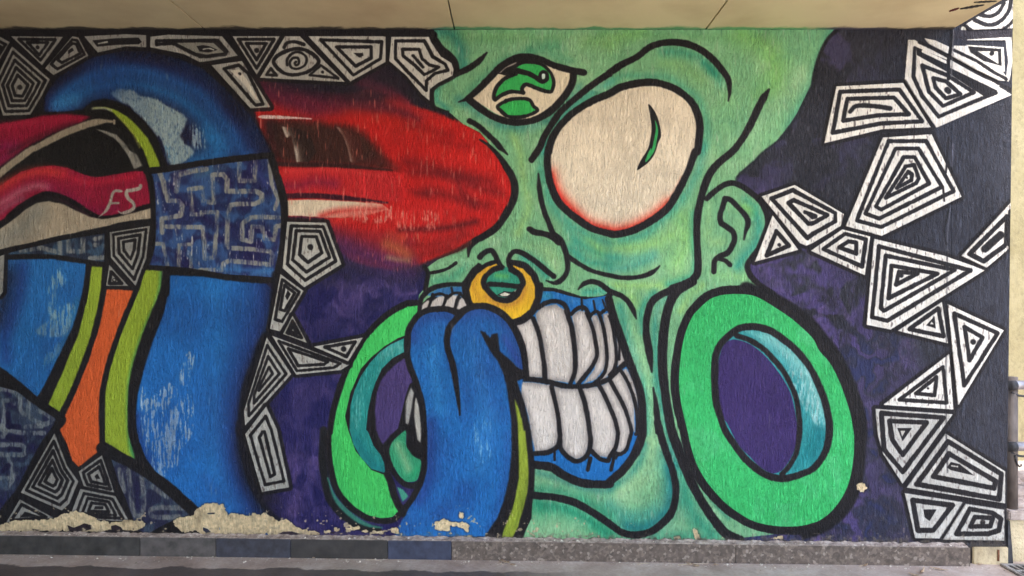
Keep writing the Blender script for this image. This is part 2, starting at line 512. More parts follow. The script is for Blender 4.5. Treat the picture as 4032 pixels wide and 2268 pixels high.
# ---------------------------------------------------------------- the green head
head_spec = """02 265,285 S 2000,116 S 2600,116 04 195,270 120,370 60,490 20,620 -10,780 03 1880,880 1780,1080 1690,1220 1590,1340 1460,1449
 13 1400,180 1290,270 1205,350 1210,400 1350,500 1440,590 1500,700 1510,800 1480,930 1420,1040 1340,1130 1300,1200 1340,1290 1420,1370 1520,1449
 23 1560,160 1740,260 1932,420 24 100,560 260,850 380,1200 420,1449 34 410,300 360,650 250,850 100,985 0,1020 33 1500,1060 1200,1090 S 2880,2150 S 2040,2150
 32 1190,900 1200,600 1230,300 22 1150,900 1000,500 600,300 200,300 120,400 60,330 110,250 120,150 190,60 12 200,1280 190,1220 300,1140 500,1060 640,980 800,880 900,780 1000,650 1040,520 1030,400 960,240 850,110
 02 980,1449 700,1260 540,1180 400,1060 300,1030 240,980 230,900 250,830 300,790 400,730 485,680 470,600 420,530 330,460 280,380"""
head = fill(head_spec, GM, keep=True, rough=1.0, part='painted_head', level=1)
# airbrushed tones
for a, w, c, al in (
    ("V 1130,90 1300,95 1600,90 1900,95", 70, (112, 172, 112), .8),
    ("03 1250,330 1450,420 1550,560 1580,750 1500,900", 170, (134, 196, 104), .85),
    ("03 0,380 140,330 300,300", 110, (138, 198, 108), .7),
    ("02 1700,380 1932,420", 110, (134, 194, 112), .7),
    ("02 560,330 800,330 1100,330", 70, (128, 186, 120), .8),
    ("03 500,600 700,640 880,760", 80, (134, 190, 120), .8),
    ("02 1000,1250 1080,1449 12 1090,200 1120,420 1160,640 1060,900", 60, (160, 204, 122), .85),
    ("12 1200,1000 1350,1060 1420,1200", 90, (164, 208, 140), .8),
    ("12 900,940 800,1020", 40, GP, .7),
    ("13 700,760 720,900 700,1050 640,1200", 120, (150, 212, 122), .9),
    ("13 60,1000 250,1020 450,980 600,900", 100, (156, 212, 124), .85),
    ("12 1750,950 1850,1060", 70, (166, 214, 110), .8),
    ("13 900,200 1050,60 03 1300,1300 1500,1050 1700,900 1800,700", 120, (160, 206, 156), .7),
    ("03 1150,1000 1100,1200 1050,1400", 140, (140, 200, 136), .6),
    ("13 950,620 930,800 960,950 1050,980", 70, (166, 214, 140), .8),
    ("13 1000,1280 1150,1300 1300,1320", 70, (152, 214, 138), .8),
    ("23 30,60 300,60 500,60", 60, (166, 216, 120), .9),
    ("23 200,150 240,240", 70, (160, 212, 120), .9),
    ("23 230,500 280,700 330,880 370,1000", 60, (158, 214, 146), .85),
    ("23 360,1050 380,1300 33 390,60", 50, (160, 212, 150), .7),
    ("23 880,60 760,160 680,300", 50, (166, 212, 120), .8),
    ("33 390,100 400,300 330,480 200,600 60,700", 120, (164, 208, 148), .95),
    ("13 1280,640 1370,700", 60, (140, 216, 110), .8)):
    spray(a, w, c, al, clip=head)
TL = [
 ("02 300,300 430,330 520,470 520,560", 70, (26, 120, 112), .85),
 ("02 560,610 460,690 330,770 290,850 300,960 400,1040", 45, TEAL, .8),
 ("02 500,950 600,1010 800,1150 1000,1210 1180,1200 1380,1130 1520,1000 1640,830", 60, (40, 130, 128), .85),
 ("02 600,860 800,690 950,560 1150,490 1350,510 1550,590", 50, (60, 150, 118), .6),
 ("02 1200,480 1350,440 1480,460", 60, (66, 152, 110), .8),
 ("02 1932,790 1800,860 1640,980 1520,1090 1430,1210 1330,1380 1300,1449", 60, (56, 160, 150), .9),
 ("12 1330,30 1280,200 1310,400 1400,640 1560,800 1760,920 1932,980", 60, (50, 158, 140), .8),
 ("03 30,760 150,720 350,730 550,740 700,830 850,950 920,1150 920,1300 880,1449", 46, (56, 156, 132), .6),
 ("03 520,490 700,500 880,570 990,680 1060,800", 60, (36, 142, 118), .75),
 ("03 900,600 1000,700", 50, (30, 140, 116), .8),
 ("13 900,60 860,240 780,420 660,600 500,760 330,900 100,960", 56, (50, 158, 142), .8),
 ("13 0,1240 220,1200 420,1120", 60, (66, 166, 156), .8),
 ("12 1560,1040 1700,1150 1850,1180 1932,1180", 60, (36, 150, 130), .85),
 ("12 1540,860 1620,1000 1640,1100", 60, (60, 160, 140), .7),
 ("12 1120,1120 1250,1200 1330,1290", 60, (30, 150, 136), .85),
 ("12 820,1320 1000,1320 1060,1360", 70, (40, 150, 110), .8),
 ("12 860,1290 920,1300", 40, (120, 200, 90), .6),
 ("22 1700,130 1850,110 1932,110", 50, (46, 168, 152), .9),
 ("12 250,1350 420,1320 560,1200", 60, (66, 166, 128), .8),
 ("13 800,700 800,1000 800,1250 700,1330 550,1380", 40, (44, 160, 130), .75),
 ("13 1400,700 1420,850 1380,1000 1290,1100 1220,1200", 60, (30, 150, 140), .85),
 ("13 1290,560 1400,640", 40, (66, 176, 140), .7),
 ("23 430,120 340,220 300,330 310,500", 40, (30, 150, 130), .8),
 ("23 100,260 140,440 200,640 260,820 300,980 330,1150 340,1449", 56, (50, 158, 140), .85),
 ("23 580,150 470,250 430,500 440,750 450,950 500,1200 540,1449 33 540,0 600,250 680,450", 50, (36, 140, 128), .9),
 ("33 560,300 590,520 560,760 470,900 320,980 150,960", 110, (24, 128, 128), .9),
 ("33 0,780 150,880 300,880 430,820", 90, (60, 160, 140), .8),
 ("33 700,650 740,800 850,950 980,1060 700,1080 450,1080", 110, (44, 146, 116), .9),
 ("32 1250,450 1400,490 1600,580 1800,640 1932,640", 50, (70, 150, 130), .6),
 ("32 1250,640 1400,640 1600,690 1800,790 1932,880", 70, (34, 150, 110), .9),
 ("32 1250,800 1500,820 1750,930 1932,1040", 100, (46, 160, 112), .9),
 ("33 330,200 300,320 240,430 120,540 0,620", 46, (36, 130, 116), .75),
]
for k, (a, w, c, al) in enumerate(TL): spray(a, w*1.15, c, min(.95, al*(.88 if k < 30 else 1.1)), clip=head)
blend(head*np.clip(BLOT*.5-.15, 0, 1), (84, 156, 124), .26)
blend(head*np.clip(-BLOT*.5-.15, 0, 1), (184, 218, 168), .38)
blend(head*np.clip(FINE*.35, 0, 1), (92, 140, 104), .30)
spray("04 180,300 90,470 30,640 0,760 03 1850,950 1700,1230", 70, (72, 160, 130), .7, clip=head)
spray("33 700,150 760,330 900,600 1000,760 1130,900", 36, (60, 140, 110), .8, clip=head)
blend(head*np.clip(-STREAK-1.6, 0, 1), (60, 110, 80), .35)
blend(head*np.clip(STREAK-1.3, 0, 1), (190, 220, 180), .3)
spray("33 700,500 730,700 820,880 960,1050", 90, (40, 150, 116), .7, clip=head)
spray("32 1250,760 1500,800 1700,900 1900,1040", 70, (34, 150, 112), .75, clip=head)
spray("33 560,420 590,600 560,780 470,900 330,990 180,980", 60, (22, 122, 124), .8, clip=head)
spray("32 1260,470 1450,530 1650,600 1850,640", 40, (60, 140, 122), .6, clip=head)
spray("13 0,1120 200,1130 420,1080", 60, (96, 182, 160), .6, clip=head)
spray("12 1620,960 1780,1060 1932,1110 13 80,1130", 60, (44, 156, 132), .6, clip=head)
# background wedge between the head and the top right
stroke("04 240,265 150,340 85,450 40,570 10,700 0,800", 12, (26, 26, 30), soft=5)
stroke("03 1932,790 1880,900 1790,1090 1700,1220 1600,1340 1470,1440 13 1390,190 1290,280 1215,350 1205,400", 7, (34, 40, 44), soft=5)

# ---------------------------------------------------------------- small eye
eye1 = fill("02 600,935 700,850 800,750 860,690 960,610 1060,560 1180,550 1290,590 1400,640 1500,670 1565,700 1550,790 1500,880 1430,970 1340,1040 1230,1110 1100,1140 960,1130 850,1080 740,1010 650,960",
     (236, 220, 188), part='painted_small_eye', level=3, keep=True)
spray("02 1080,590 1000,600 940,680", 34, (150, 140, 130), .8, clip=eye1)
fill("02 1000,650 1090,605 1190,595 1290,625 1370,700 1400,780 1385,850 1350,875 1240,840 1130,805 1105,850 1110,885 990,875 900,905 845,945 845,880 880,800 950,740 1020,715 1080,700 1000,660",
     (60, 186, 92), part='painted_iris', level=4)
fill("02 880,1010 960,960 1060,945 1160,955 1200,1010 1235,1050 1150,1090 1060,1105 970,1100 900,1050", (60, 190, 92), part='painted_iris', level=4)
fill("02 870,700 950,650 1060,645 1180,680 1280,740 1310,790 1250,770 1150,720 1050,700 950,720", K)
fill("02 860,700 900,650 980,590 1060,570 1180,560 1060,600 1000,650 900,705", K)
stroke("02 890,690 950,640 1040,600", 5, (170, 160, 150))
stroke("02 1000,655 1090,598 1190,590 1290,615 1370,690 1402,780 1385,860 1345,872 1240,840 1140,802 1100,845 1112,885", 13, K)
stroke("02 1112,882 1000,872 910,902 840,948 838,880 880,800 960,732 1040,705", 14, K)
stroke("02 1240,745 1290,775 1335,755 1335,705 1300,685 1275,720 1275,760", 15, K)
fill("02 1290,705 1318,705 1315,745 1292,750", (220, 235, 225), smooth=True)
stroke("02 870,1010 960,955 1060,938 1165,948 1210,1010 1245,1052 1150,1100 1060,1115 965,1105 900,1055", 13, K, closed=True)
stroke("02 500,970 590,930 700,835 800,735 880,650 980,580 1080,545 1190,545 1290,570 1400,620 1500,650 1600,675 1690,690", 24, K, taper=(.12, 0))
stroke("02 590,940 680,1015 800,1095 920,1145 1060,1165 1200,1145 1330,1085 1440,990 1530,880 1580,780 1590,690", 25, K)

# ---------------------------------------------------------------- large eye
big_out = "02 1350,1449 1375,1340 1440,1225 1560,1095 1680,1010 1800,945 1932,890 03 100,832 250,795 400,782 520,805 650,860 770,960 835,1080 858,1200 850,1320 835,1440 13 812,120 765,260 705,390 635,520 560,640 450,735 330,812 200,870 60,900 12 1900,885 1760,842 1640,765 1530,680 1440,580 1380,450 1350,330 1340,200 1350,80"
eye2 = fill(big_out, (240, 224, 196), smooth=True, part='painted_large_eye', level=3, keep=True)
for w, c, al in ((120, (240, 160, 130), .7), (74, (232, 70, 50), .95), (34, (222, 40, 34), .9)):
    spray("12 1370,330 1420,470 1500,590 1620,710 1750,810 1932,860 13 60,870 200,845 330,790 450,715 560,615", w, c, al, clip=eye2)
spray("13 560,620 640,500 700,380", 40, (226, 90, 66), .7, clip=eye2)
spray("03 840,1150 840,1320 13 800,120 740,280", 30, (214, 180, 160), .5, clip=eye2)
stroke(big_out, 26, K, closed=True)
fill("03 370,990 430,1060 472,1170 490,1290 478,1400 13 462,30 430,130 380,205 320,255 262,288 290,210 340,130 370,40 03 370,1400 392,1300 400,1200 385,1090", K, smooth=True, part='painted_slit_pupil', level=4)
fill("03 432,1140 462,1230 458,1350 13 450,0 425,110 350,210 345,180 392,80 03 402,1420 428,1300 440,1220", (58, 176, 96), smooth=True)
stroke("03 0,690 120,612 260,542 380,450 500,410 620,402 750,422 880,482 990,570 1070,665 1130,760 1142,880 1130,960", 24, K, taper=(0, .14))
stroke("02 1932,700 1820,770 1700,860 1580,960 1470,1060 1390,1170 1320,1285 1240,1430 12 1270,70 1190,190", 23, K)
# ---------------------------------------------------------------- brow and nose lines
stroke("02 765,500 700,572 600,645 480,702 370,748 280,805 238,870 238,950 265,1020 330,1045 400,1062", 21, K, taper=(.12, .25))
stroke("02 600,1150 680,1195 780,1285 870,1375 930,1440 12 880,60 960,140", 20, K, taper=(0, .2), soft=3)
stroke("12 700,0 790,60 880,155 950,260 1005,350 1030,450 1025,540 985,640 925,740 850,840 740,915 650,965 600,1030 590,1110", 26, K, taper=(.3, .1), soft=3)
stroke("12 600,985 500,1045 400,1085 300,1125", 16, (70, 34, 30), taper=(0, .6), soft=8, alpha=.9)
stroke("12 1255,325 1262,430 1280,560 1310,680 1350,780 1390,880 1465,950 1508,1050 1530,1150 1530,1250 1480,1330 1410,1362 1330,1340", 19, K, taper=(.1, .1))
stroke("12 1170,850 1220,880 1300,892 1380,922 1450,980", 20, K)
stroke("12 1400,1300 1330,1242 1230,1160 1130,1092 1050,1062 1000,1082 972,1140 980,1200 1012,1260", 19, K)
stroke("12 700,1115 750,1070 810,1055 850,1110 880,1180 925,1235", 20, K)
stroke("12 1530,1105 1640,1180 1750,1240 1850,1272 1932,1290 13 100,1310 220,1312 340,1290 420,1252 478,1200", 16, K, taper=(0, .1))
stroke("12 472,1172 400,1222 320,1250 230,1268", 12, K)
stroke("12 175,1210 205,1270 195,1350 180,1430", 17, K)
# lips
stroke("22 185,130 230,95 300,68 420,48 540,52", 17, K)
stroke("22 1270,98 1400,110 1540,150 1660,185 1780,192 1880,178 1940,140", 20, K)
stroke("22 1635,95 1690,42 1770,20 1850,48 1932,110 23 100,150 170,205 222,285 255,375", 19, K, taper=(.1, .12))

# ---------------------------------------------------------------- right ear
stroke("03 1515,850 1450,955 1390,1080 1330,1205 1255,1330 1180,1430 13 1200,100 1080,185 990,272 930,370 890,480 862,590 840,700 830,820 832,950 838,1080 842,1200 832,1275 780,1340 690,1382 600,1412 23 600,95 490,145 415,200 375,280 350,400 350,520 370,650 390,780 402,880", 26, K, taper=(.03, .06))
stroke("23 790,20 720,60 650,110 590,190 545,320 520,450 508,600 503,750 508,900 522,1030 540,1160 562,1300 592,1449 33 640,210 720,420 800,600 890,760 990,910 1100,1040 1240,1110", 33, K)
stroke("13 925,560 1000,492 1080,435 1165,412 1250,440 1340,500 1430,580 1490,690 1505,800 1482,920 1422,1030 1352,1122 1312,1200 1340,1290 1405,1360 1500,1430 23 1450,70 1560,140", 20, K)
stroke("13 1100,560 1150,572 1220,640 1300,735 1318,800 1295,870 1278,950", 19, K, taper=(0, .3))
stroke("13 1100,562 1075,640 1050,720 1062,790 1120,832 1175,880 1188,950 1160,1020 1120,1078 1045,1112 1000,1155 990,1255", 20, K)
stroke("13 1045,1132 1100,1150 1145,1190", 17, K)

# ---------------------------------------------------------------- right earring
ring_out = "23 1060,150 1200,138 1350,150 1450,190 1560,258 1700,350 1810,440 1932,560 24 60,650 150,755 220,880 270,1000 312,1120 352,1260 374,1400 34 378,200 374,350 350,520 310,650 250,760 170,860 80,930 0,965 33 1800,975 1650,978 1500,962 1350,920 1230,850 1120,770 1020,670 930,560 850,430 797,300 758,150 738,60 23 704,1290 675,1150 660,1000 665,850 680,700 702,580 730,480 790,350 860,270 950,192"
stroke("23 1300,90 1450,150 1600,220 1800,350 1932,470 24 120,600 230,750 320,950 390,1150 425,1300 430,1449 34 430,200 410,450 370,650 280,820 170,930 60,1000 -60,1050", 52, (26, 24, 26), soft=7)
stroke(ring_out, 58, K, closed=True, soft=2)
ringm = fill(ring_out, NEON, smooth=True, keep=True, part='painted_earring', level=3)
spray("33 760,0 830,260 950,500 1100,700", 40, (78, 196, 112), .5, clip=ringm)
spray("23 1150,500 1040,650", 40, (80, 180, 110), .5, clip=ringm)
spray("33 1150,60 1290,330 1480,500 1700,560", 34, (60, 150, 90), .6, clip=ringm)
blend(ringm*np.clip(BLOT*.5-.1, 0, 1), (104, 206, 140), .45)
blend(ringm*np.clip(FINE*.4, 0, 1), (40, 150, 84), .35)
hole_out = "23 1150,520 1060,610 1012,720 1000,850 1000,1000 1012,1150 1050,1300 1095,1430 33 1160,160 1250,285 1350,390 1470,478 1600,520 1720,512 1850,470 1932,430 34 70,390 120,300 148,180 152,60 24 146,1280 120,1150 85,1040 0,850 23 1850,760 1750,650 1640,562 1530,490 1420,456 1320,450 1230,468"
hol = fill(hole_out, (50, 150, 150), smooth=True, keep=True, part='painted_earring_tube', level=4)
spray("23 1500,540 1700,700 1850,870 1932,1000 24 60,1150 90,1300", 120, (150, 208, 196), .9, clip=hol)
spray("23 1300,480 1500,580", 40, (120, 196, 186), .8, clip=hol)
spray("24 60,1350 34 60,60 60,200 0,330", 100, (16, 118, 124), .95, clip=hol)
spray("33 1932,150 1800,400", 90, (26, 128, 130), .9, clip=hol)
drybrush("23 1650,620 1850,820 24 30,1050 110,1300 60,1350 -60,1200 23 1700,900", (196, 230, 222), -.3, .6, hol)
fill("23 1170,572 1300,600 1400,660 1500,750 1590,860 1660,965 1720,1080 1752,1200 1780,1350 33 1785,0 1780,150 1750,270 1690,380 1620,455 1540,470 1430,410 1330,310 1240,220 1180,120 1120,0 23 1070,1300 1040,1150 1030,1000 1030,850 1050,720 1090,620",
     (60, 44, 98), smooth=True, part='painted_earring_hole', level=5)
stroke("23 1210,535 1330,578 1450,650 1560,760 1650,870 1722,1000 1775,1130 1802,1300 33 1808,0 1800,150 1770,290 1710,400 1640,480", 19, K)
stroke(hole_out, 25, K, closed=True)

# ---------------------------------------------------------------- chin
stroke("33 455,-10 500,150 560,330 602,450 630,600 622,740 580,860 500,950 400,1022 270,1058 130,1040 30,975 32 1850,895 1700,800 1580,742 1420,702 1300,690 1200,680", 26, K)
stroke("23 415,1030 435,1150 450,1300 462,1449", 22, K, taper=(.5, 0))

# ---------------------------------------------------------------- mouth
mouth = fill("22 1225,110 1400,115 1540,155 1700,190 1932,150 23 20,200 50,360 100,520 150,680 200,850 280,1000 305,1150 310,1449 33 305,100 280,220 220,350 130,450 0,560 32 1820,560 1700,555 1600,520 1480,460 1370,400 1230,380 1190,300 22 1130,1200 1060,960 1100,700 1000,420 1180,360 1250,250", (30, 112, 182), keep=True, part='painted_gums', level=2)
spray("22 1270,150 1350,160", 60, (60, 150, 170), .9, clip=mouth)
spray("22 1550,200 1932,230", 40, (60, 130, 190), .7, clip=mouth)
TEETH = [
 "22 1030,440 1130,390 1200,360 1240,470 1280,620 1310,780 1322,935 1150,930 1140,800 1110,640 1060,500",
 "22 1230,330 1290,262 1420,238 1500,290 1550,400 1580,550 1602,700 1602,850 1560,985 1340,955 1325,800 1300,620 1250,450",
 "22 1575,350 1640,298 1700,308 1740,400 1780,550 1802,700 1770,800 1700,900 1620,1000 1600,960 1620,850 1612,600 1595,450",
 "22 1760,350 1810,338 1860,450 1890,600 1900,750 1880,850 1800,950 1680,995 1790,850 1820,720 1795,520",
 "22 1870,330 1932,320 23 40,480 62,620 66,760 50,830 0,900 22 1880,955 1800,985 1890,880 1915,740 1900,580",
 "23 55,380 80,480 130,640 165,760 120,810 75,830 80,740 70,560",
 "22 1060,975 1200,980 1370,1005 1400,1130 1430,1290 1448,1449 32 1448,120 1430,200 1340,262 1225,268 1190,120 22 1160,1300",
 "22 1400,1015 1500,1035 1640,1035 1680,1150 1715,1300 1735,1449 32 1735,80 1735,200 1700,300 1620,340 1540,300 1480,225 1470,100 22 1465,1400 1440,1200",
 "22 1665,1040 1820,1020 1880,1120 1932,1220 23 40,1330 65,1449 33 65,100 50,230 0,310 32 1932,325 1840,310 1765,255 1760,120 22 1745,1400 1700,1150",
 "22 1850,1010 1932,970 23 60,1080 130,1210 175,1340 200,1449 33 185,130 160,230 100,278 65,280 80,150 23 85,1449 60,1320 0,1180",
 "23 0,940 100,870 160,980 200,1080 235,1200 240,1449 33 230,80 205,120 23 215,1400 190,1300 130,1170 70,1060",
 "23 125,865 160,845 230,980 265,1120 270,1300 240,1180 190,1000"]
for t_ in TEETH:
    m = fill(t_, (226, 216, 204), smooth=False, soft=3, keep=True, part='painted_tooth', level=3)
    pts = np.array(P(t_)); c_ = pts.mean(0)
    sh = (pts - c_)*0.94 + c_
    stroke(np.vstack([pts, pts[:1]]), 16, (120, 110, 106), soft=20, alpha=.75, clip=m, smooth=False, edge=0)
for a, w in (("22 1205,370 1260,520 1290,680 1312,820 1318,950", 17), ("22 1520,300 1570,450 1592,600 1606,750 1602,880 1560,990", 17),
             ("22 1715,320 1770,460 1800,600 1812,720 1765,830 1695,920 1625,1005", 15), ("22 1830,320 1870,440 1897,600 1908,750 1890,870 1830,950 1760,1000", 13),
             ("23 0,350 30,450 55,600 66,750 50,840 0,910", 13), ("23 75,500 95,620 90,760", 10),
             ("22 1380,1020 1412,1150 1442,1290 1458,1449 32 1462,120 1442,210 1350,272 1225,284", 17),
             ("22 1650,1035 1692,1160 1722,1300 1742,1449 32 1752,150 1740,250 1700,320 1620,358 1540,320 1470,240 1460,150", 17),
             ("22 1832,1005 1892,1120 1932,1210 23 50,1330 78,1449 33 78,120 60,220 0,320 32 1920,352 1840,335 1755,255", 15),
             ("23 0,955 70,1080 140,1215 185,1345 208,1449 33 195,130 160,245 100,290 60,280", 14),
             ("23 110,870 170,970 215,1080 250,1200 265,1320 262,1449 33 250,100", 13),
             ("22 1040,945 1200,952 1350,975 1500,1012 1650,1018 1780,1002 1900,960 1932,942 23 70,870 150,800", 18),
             ("22 1250,270 1330,222 1420,207 1500,240 1545,330", 17), ("22 1568,330 1635,272 1700,275 1745,350", 15),
             ("22 1750,345 1800,305 1840,325", 12), ("22 1850,320 1900,285 1932,290 23 30,330", 12),
             ("32 1410,270 1410,345", 9), ("32 1750,330 1725,440", 13), ("33 45,300 15,440", 12), ("22 1665,185 1672,290", 9), ("22 1780,205 1800,310", 8), ("22 1865,195 1895,275", 8), ("33 90,280 60,330", 9)):
    stroke(a, w, K)
stroke("23 -10,190 35,350 90,510 140,650 182,770 225,880 268,990 298,1110 312,1260 312,1449 33 302,130 262,240 200,350 120,450 0,555 32 1932,575 1820,578 1700,568 1600,540 1480,480 1370,412 1215,392", 30, K)
# teeth on the left
fill("22 120,330 140,240 200,180 280,145 400,125 530,150 590,240 590,300 470,300 380,300 280,310", K)
gl = fill("22 190,150 300,88 420,70 550,68 560,180 430,150 300,170", (56, 116, 170), soft=3, part='painted_gums', level=2)
for t_ in ("22 130,330 145,250 200,195 225,210 210,270 190,310", "22 215,290 245,210 310,160 365,160 355,220 325,275", "22 350,270 385,200 440,150 500,150 480,200 450,270",
           "22 480,280 500,200 530,170 565,210 575,255 520,290"):
    fill(t_, (206, 196, 186), soft=2, part='painted_tooth', level=3)
for a in ("22 250,140 225,230 200,300", "22 385,150 360,230 330,285", "22 515,130 480,200 462,285", "22 235,180 280,145 340,140 385,165", "22 390,170 440,135 500,130 545,170", "22 430,80 440,130"):
    stroke(a, 9, K)
stroke("22 190,120 140,190 118,320", 18, K)

# ---------------------------------------------------------------- left earring
stroke("31 1145,60 1135,300 1155,500 1195,690 1270,810 1380,910 1520,990 1660,1010", 28, (28, 28, 30), soft=5)
stroke("31 1185,520 1250,700 1340,810 1460,910 1580,970 1700,990", 18, (60, 130, 110), soft=5, taper=(.4, .3))
le = "21 1932,250 1820,312 1700,400 1600,500 1530,590 1470,700 1400,820 1350,940 1300,1080 1262,1220 1240,1330 1230,1449 31 1217,100 1215,240 1232,400 1270,570 1330,685 1420,780 1560,870 1700,902 1800,888 1862,830 22 0,2100 22 -20,1300 22 20,500 60,400 105,300 105,222 20,225"
le = "21 1932,250 1820,312 1700,400 1600,500 1530,590 1470,700 1400,820 1350,940 1300,1080 1262,1220 1240,1330 1230,1449 31 1217,100 1215,240 1232,400 1270,570 1330,685 1420,780 1560,870 1700,902 1800,888 1862,830 1800,720 1770,600 1750,500 1900,300 1932,0 22 20,900 20,500 60,400 105,300 108,222 20,228"
lem = fill(le, (72, 206, 98), keep=True, part='painted_earring', level=3)
spray("31 1250,150 1280,450 1400,680 1600,820", 50, (60, 186, 92), .6, clip=lem)
stroke("22 105,222 20,228 21 1932,232 1810,295 1690,385 1590,485 1518,575 1455,690 1385,812 1333,935 1285,1075 1245,1215 1222,1330 1208,1449 31 1195,100 1192,240 1210,405 1250,582 1315,700 1410,800 1552,892 1700,926 1815,910 1885,840", 22, K)
band = "21 1910,560 1780,620 1680,690 1580,800 1500,920 1440,1050 1400,1200 1385,1449 31 1392,60 1430,200 1500,320 1600,430 1732,470 1722,380 1690,300 1620,210 1570,80 1555,0 21 1550,1430 1568,1250 1600,1100 1640,980 1700,850 1800,750 1910,690"
fill("21 1500,850 1600,740 1720,640 1850,560 1960,520 22 60,520 30,600 22 0,1100 31 1932,100 1760,500 1600,440 1450,260 1380,60 21 1350,1300 1400,1080", K, part='painted_earring_tube', level=4)
bm_ = fill(band, (40, 146, 136), smooth=False, keep=True, part='painted_earring_rim', level=5)
spray("21 1850,630 1700,740", 60, (96, 180, 166), .7, clip=bm_)
spray("31 1450,150 1600,380 1720,440", 70, (20, 122, 126), .8, clip=bm_)
drybrush("21 1880,580 1700,700 1560,880 1450,1150 1400,1400 1480,1400 1560,1100 1700,850 1900,680", (110, 190, 176), -.2, .6, bm_)
fill("21 1932,745 1850,790 1750,880 1690,960 1650,1080 1632,1250 1628,1449 31 1645,60 1680,150 1712,200 1780,110 1900,30 22 20,1080 50,980 60,930 20,800", (78, 62, 112), soft=3, part='painted_earring_hole', level=5)
# left corner of the lip and teeth slivers
fill("22 -10,1120 30,1000 80,960 160,1200 200,1449 32 200,300 100,400 0,240 31 1932,90 1850,60", K)
fill("22 45,1025 72,1080 55,1200 25,1350 -5,1430 -5,1160", (176, 172, 162), smooth=False, soft=3, part='painted_tooth', level=3)
fill("22 92,1120 120,1200 142,1400 32 150,100 140,190 105,150 80,0 22 74,1300 80,1180", (190, 184, 170), soft=3, part='painted_tooth', level=3)
lip = fill("31 1762,260 1785,170 1850,108 1925,60 32 0,205 45,275 130,335 142,420 120,500 85,548 0,555 31 1905,550 1840,455 1785,350", (54, 160, 110), smooth=True, keep=True, part='painted_lip', level=4)
spray("31 1850,200 1910,330 32 20,430", 60, (150, 196, 140), .9, clip=lip)
spray("32 60,500 110,430", 40, (40, 170, 110), .7, clip=lip)
stroke("32 30,215 80,290 160,330", 16, K)
stroke("31 1925,25 1845,90 1775,165 1745,260 1770,380 1830,490 1910,570 32 60,590 130,560", 20, K)
fill("31 1842,600 1900,625 32 20,690 31 1895,745", (70, 158, 130), soft=3)
stroke("31 1750,480 1785,560 1815,680 1860,780 1930,880", 26, K)

# ---------------------------------------------------------------- gold nose ring
ring_nose = "12 862,1155 760,1190 660,1260 600,1350 575,1449 22 578,100 600,200 640,290 760,360 900,420 1000,405 1100,372 1190,300 1240,180 1252,60 12 1240,1400 1200,1290 1120,1210 990,1165 1000,1220 1080,1280 1112,1360 1105,1449 22 1090,60 1040,150 960,197 860,180 780,110 730,30 12 725,1380 760,1290 830,1230 905,1210"
fill("12 740,1300 830,1240 950,1210 1060,1270 1110,1360 22 1100,50 1040,150 960,190 850,170 770,100 740,20", (52, 150, 120))
spray("12 860,1290 950,1300", 40, (120, 196, 90), .7)
fill("22 860,150 930,112 1000,120 1060,100 1030,150 950,170", K)
stroke("22 790,45 920,52 1070,70", 17, K)
fill("22 885,145 935,122 990,140 960,158 910,158", (226, 220, 200))
fill("22 1025,110 1060,90 1040,130", (200, 190, 170))
rn = fill(ring_nose, (240, 184, 44), keep=True, part='painted_nose_ring', level=5)
spray("12 800,1190 690,1280 640,1400 22 650,100 700,190", 36, (214, 150, 50), .7, clip=rn)
spray("22 760,160 860,230 980,240 1080,190 1130,80", 36, (196, 132, 56), .8, clip=rn)
spray("12 1060,1230 1150,1330 1180,1449", 40, (226, 176, 60), .6, clip=rn)
spray("22 900,320 1040,350 1170,260", 46, (250, 200, 40), .9, clip=rn)
stroke(ring_nose, 15, K, closed=True, smooth=False, soft=2)
stroke("12 905,1215 830,1235 755,1300 725,1380 725,1449 22 735,40 785,115 865,185 960,200 1045,155 1095,65 12 1110,1440 1110,1360 1080,1290 1000,1235", 20, K)
stroke("12 690,1200 640,1245 575,1340 548,1449 22 550,60 570,180 610,260", 18, K)
stroke("12 985,1160 1120,1190 1215,1280 1258,1390 1275,1449 22 1278,60 1262,190 1205,310 1110,395 1000,425", 18, K)
stroke("12 975,1140 990,1240", 16, K)

# ---------------------------------------------------------------- blue tongue
tg = """22 20,600 30,500 60,420 110,350 200,300 300,288 400,292 490,330 600,268 700,258 800,272 900,322 980,400 1040,500 1088,620 1112,740 1130,860 1100,1000
 32 1060,0 1060,300 1000,600 950,800 880,1000 820,1075 31 1820,1075 1870,960 1932,850 32 0,830 90,700 160,570 180,400 175,0 22 165,1300 140,1160 110,1040 60,930 30,830 10,720"""
tgm = fill(tg, BLUE, smooth=False, soft=3, keep=True, part='painted_tongue', level=6)
for a, w, c, al in (("22 60,560 90,430 220,350 420,340", 90, (40, 66, 134), .8), ("22 540,330 700,300 880,360 1000,520 1080,760", 90, (44, 70, 136), .85),
                    ("22 240,700 290,1000 320,1250", 90, (50, 134, 196), .8), ("22 640,650 700,900 750,1200 32 740,150 700,400", 120, (52, 128, 190), .8),
                    ("22 430,850 400,600 440,420", 40, (44, 70, 140), .7), ("32 230,0 230,300 210,520 120,720", 100, (38, 58, 126), .85),
                    ("32 960,100 955,400 900,700 800,1000", 60, (36, 84, 150), .6), ("22 500,880 560,1100 540,1300", 60, (36, 92, 160), .5),
                    ("32 400,800 200,900 50,1000", 80, (40, 92, 160), .5), ("22 930,560 1040,740 1090,850", 50, (58, 72, 150), .8)):
    spray(a, w, c, al, clip=tgm)
blend(tgm*np.clip(CLOUD*.5+.1, 0, 1), (32, 74, 146), .4)
blend(tgm*np.clip(FINE*.4, 0, 1), (26, 64, 124), .35)
drybrush("22 240,620 320,640 330,760 250,740", (90, 160, 215), -.6, .7, tgm)
drybrush("32 650,0 780,0 790,330 640,330", (120, 180, 220), -.9, .7, tgm)
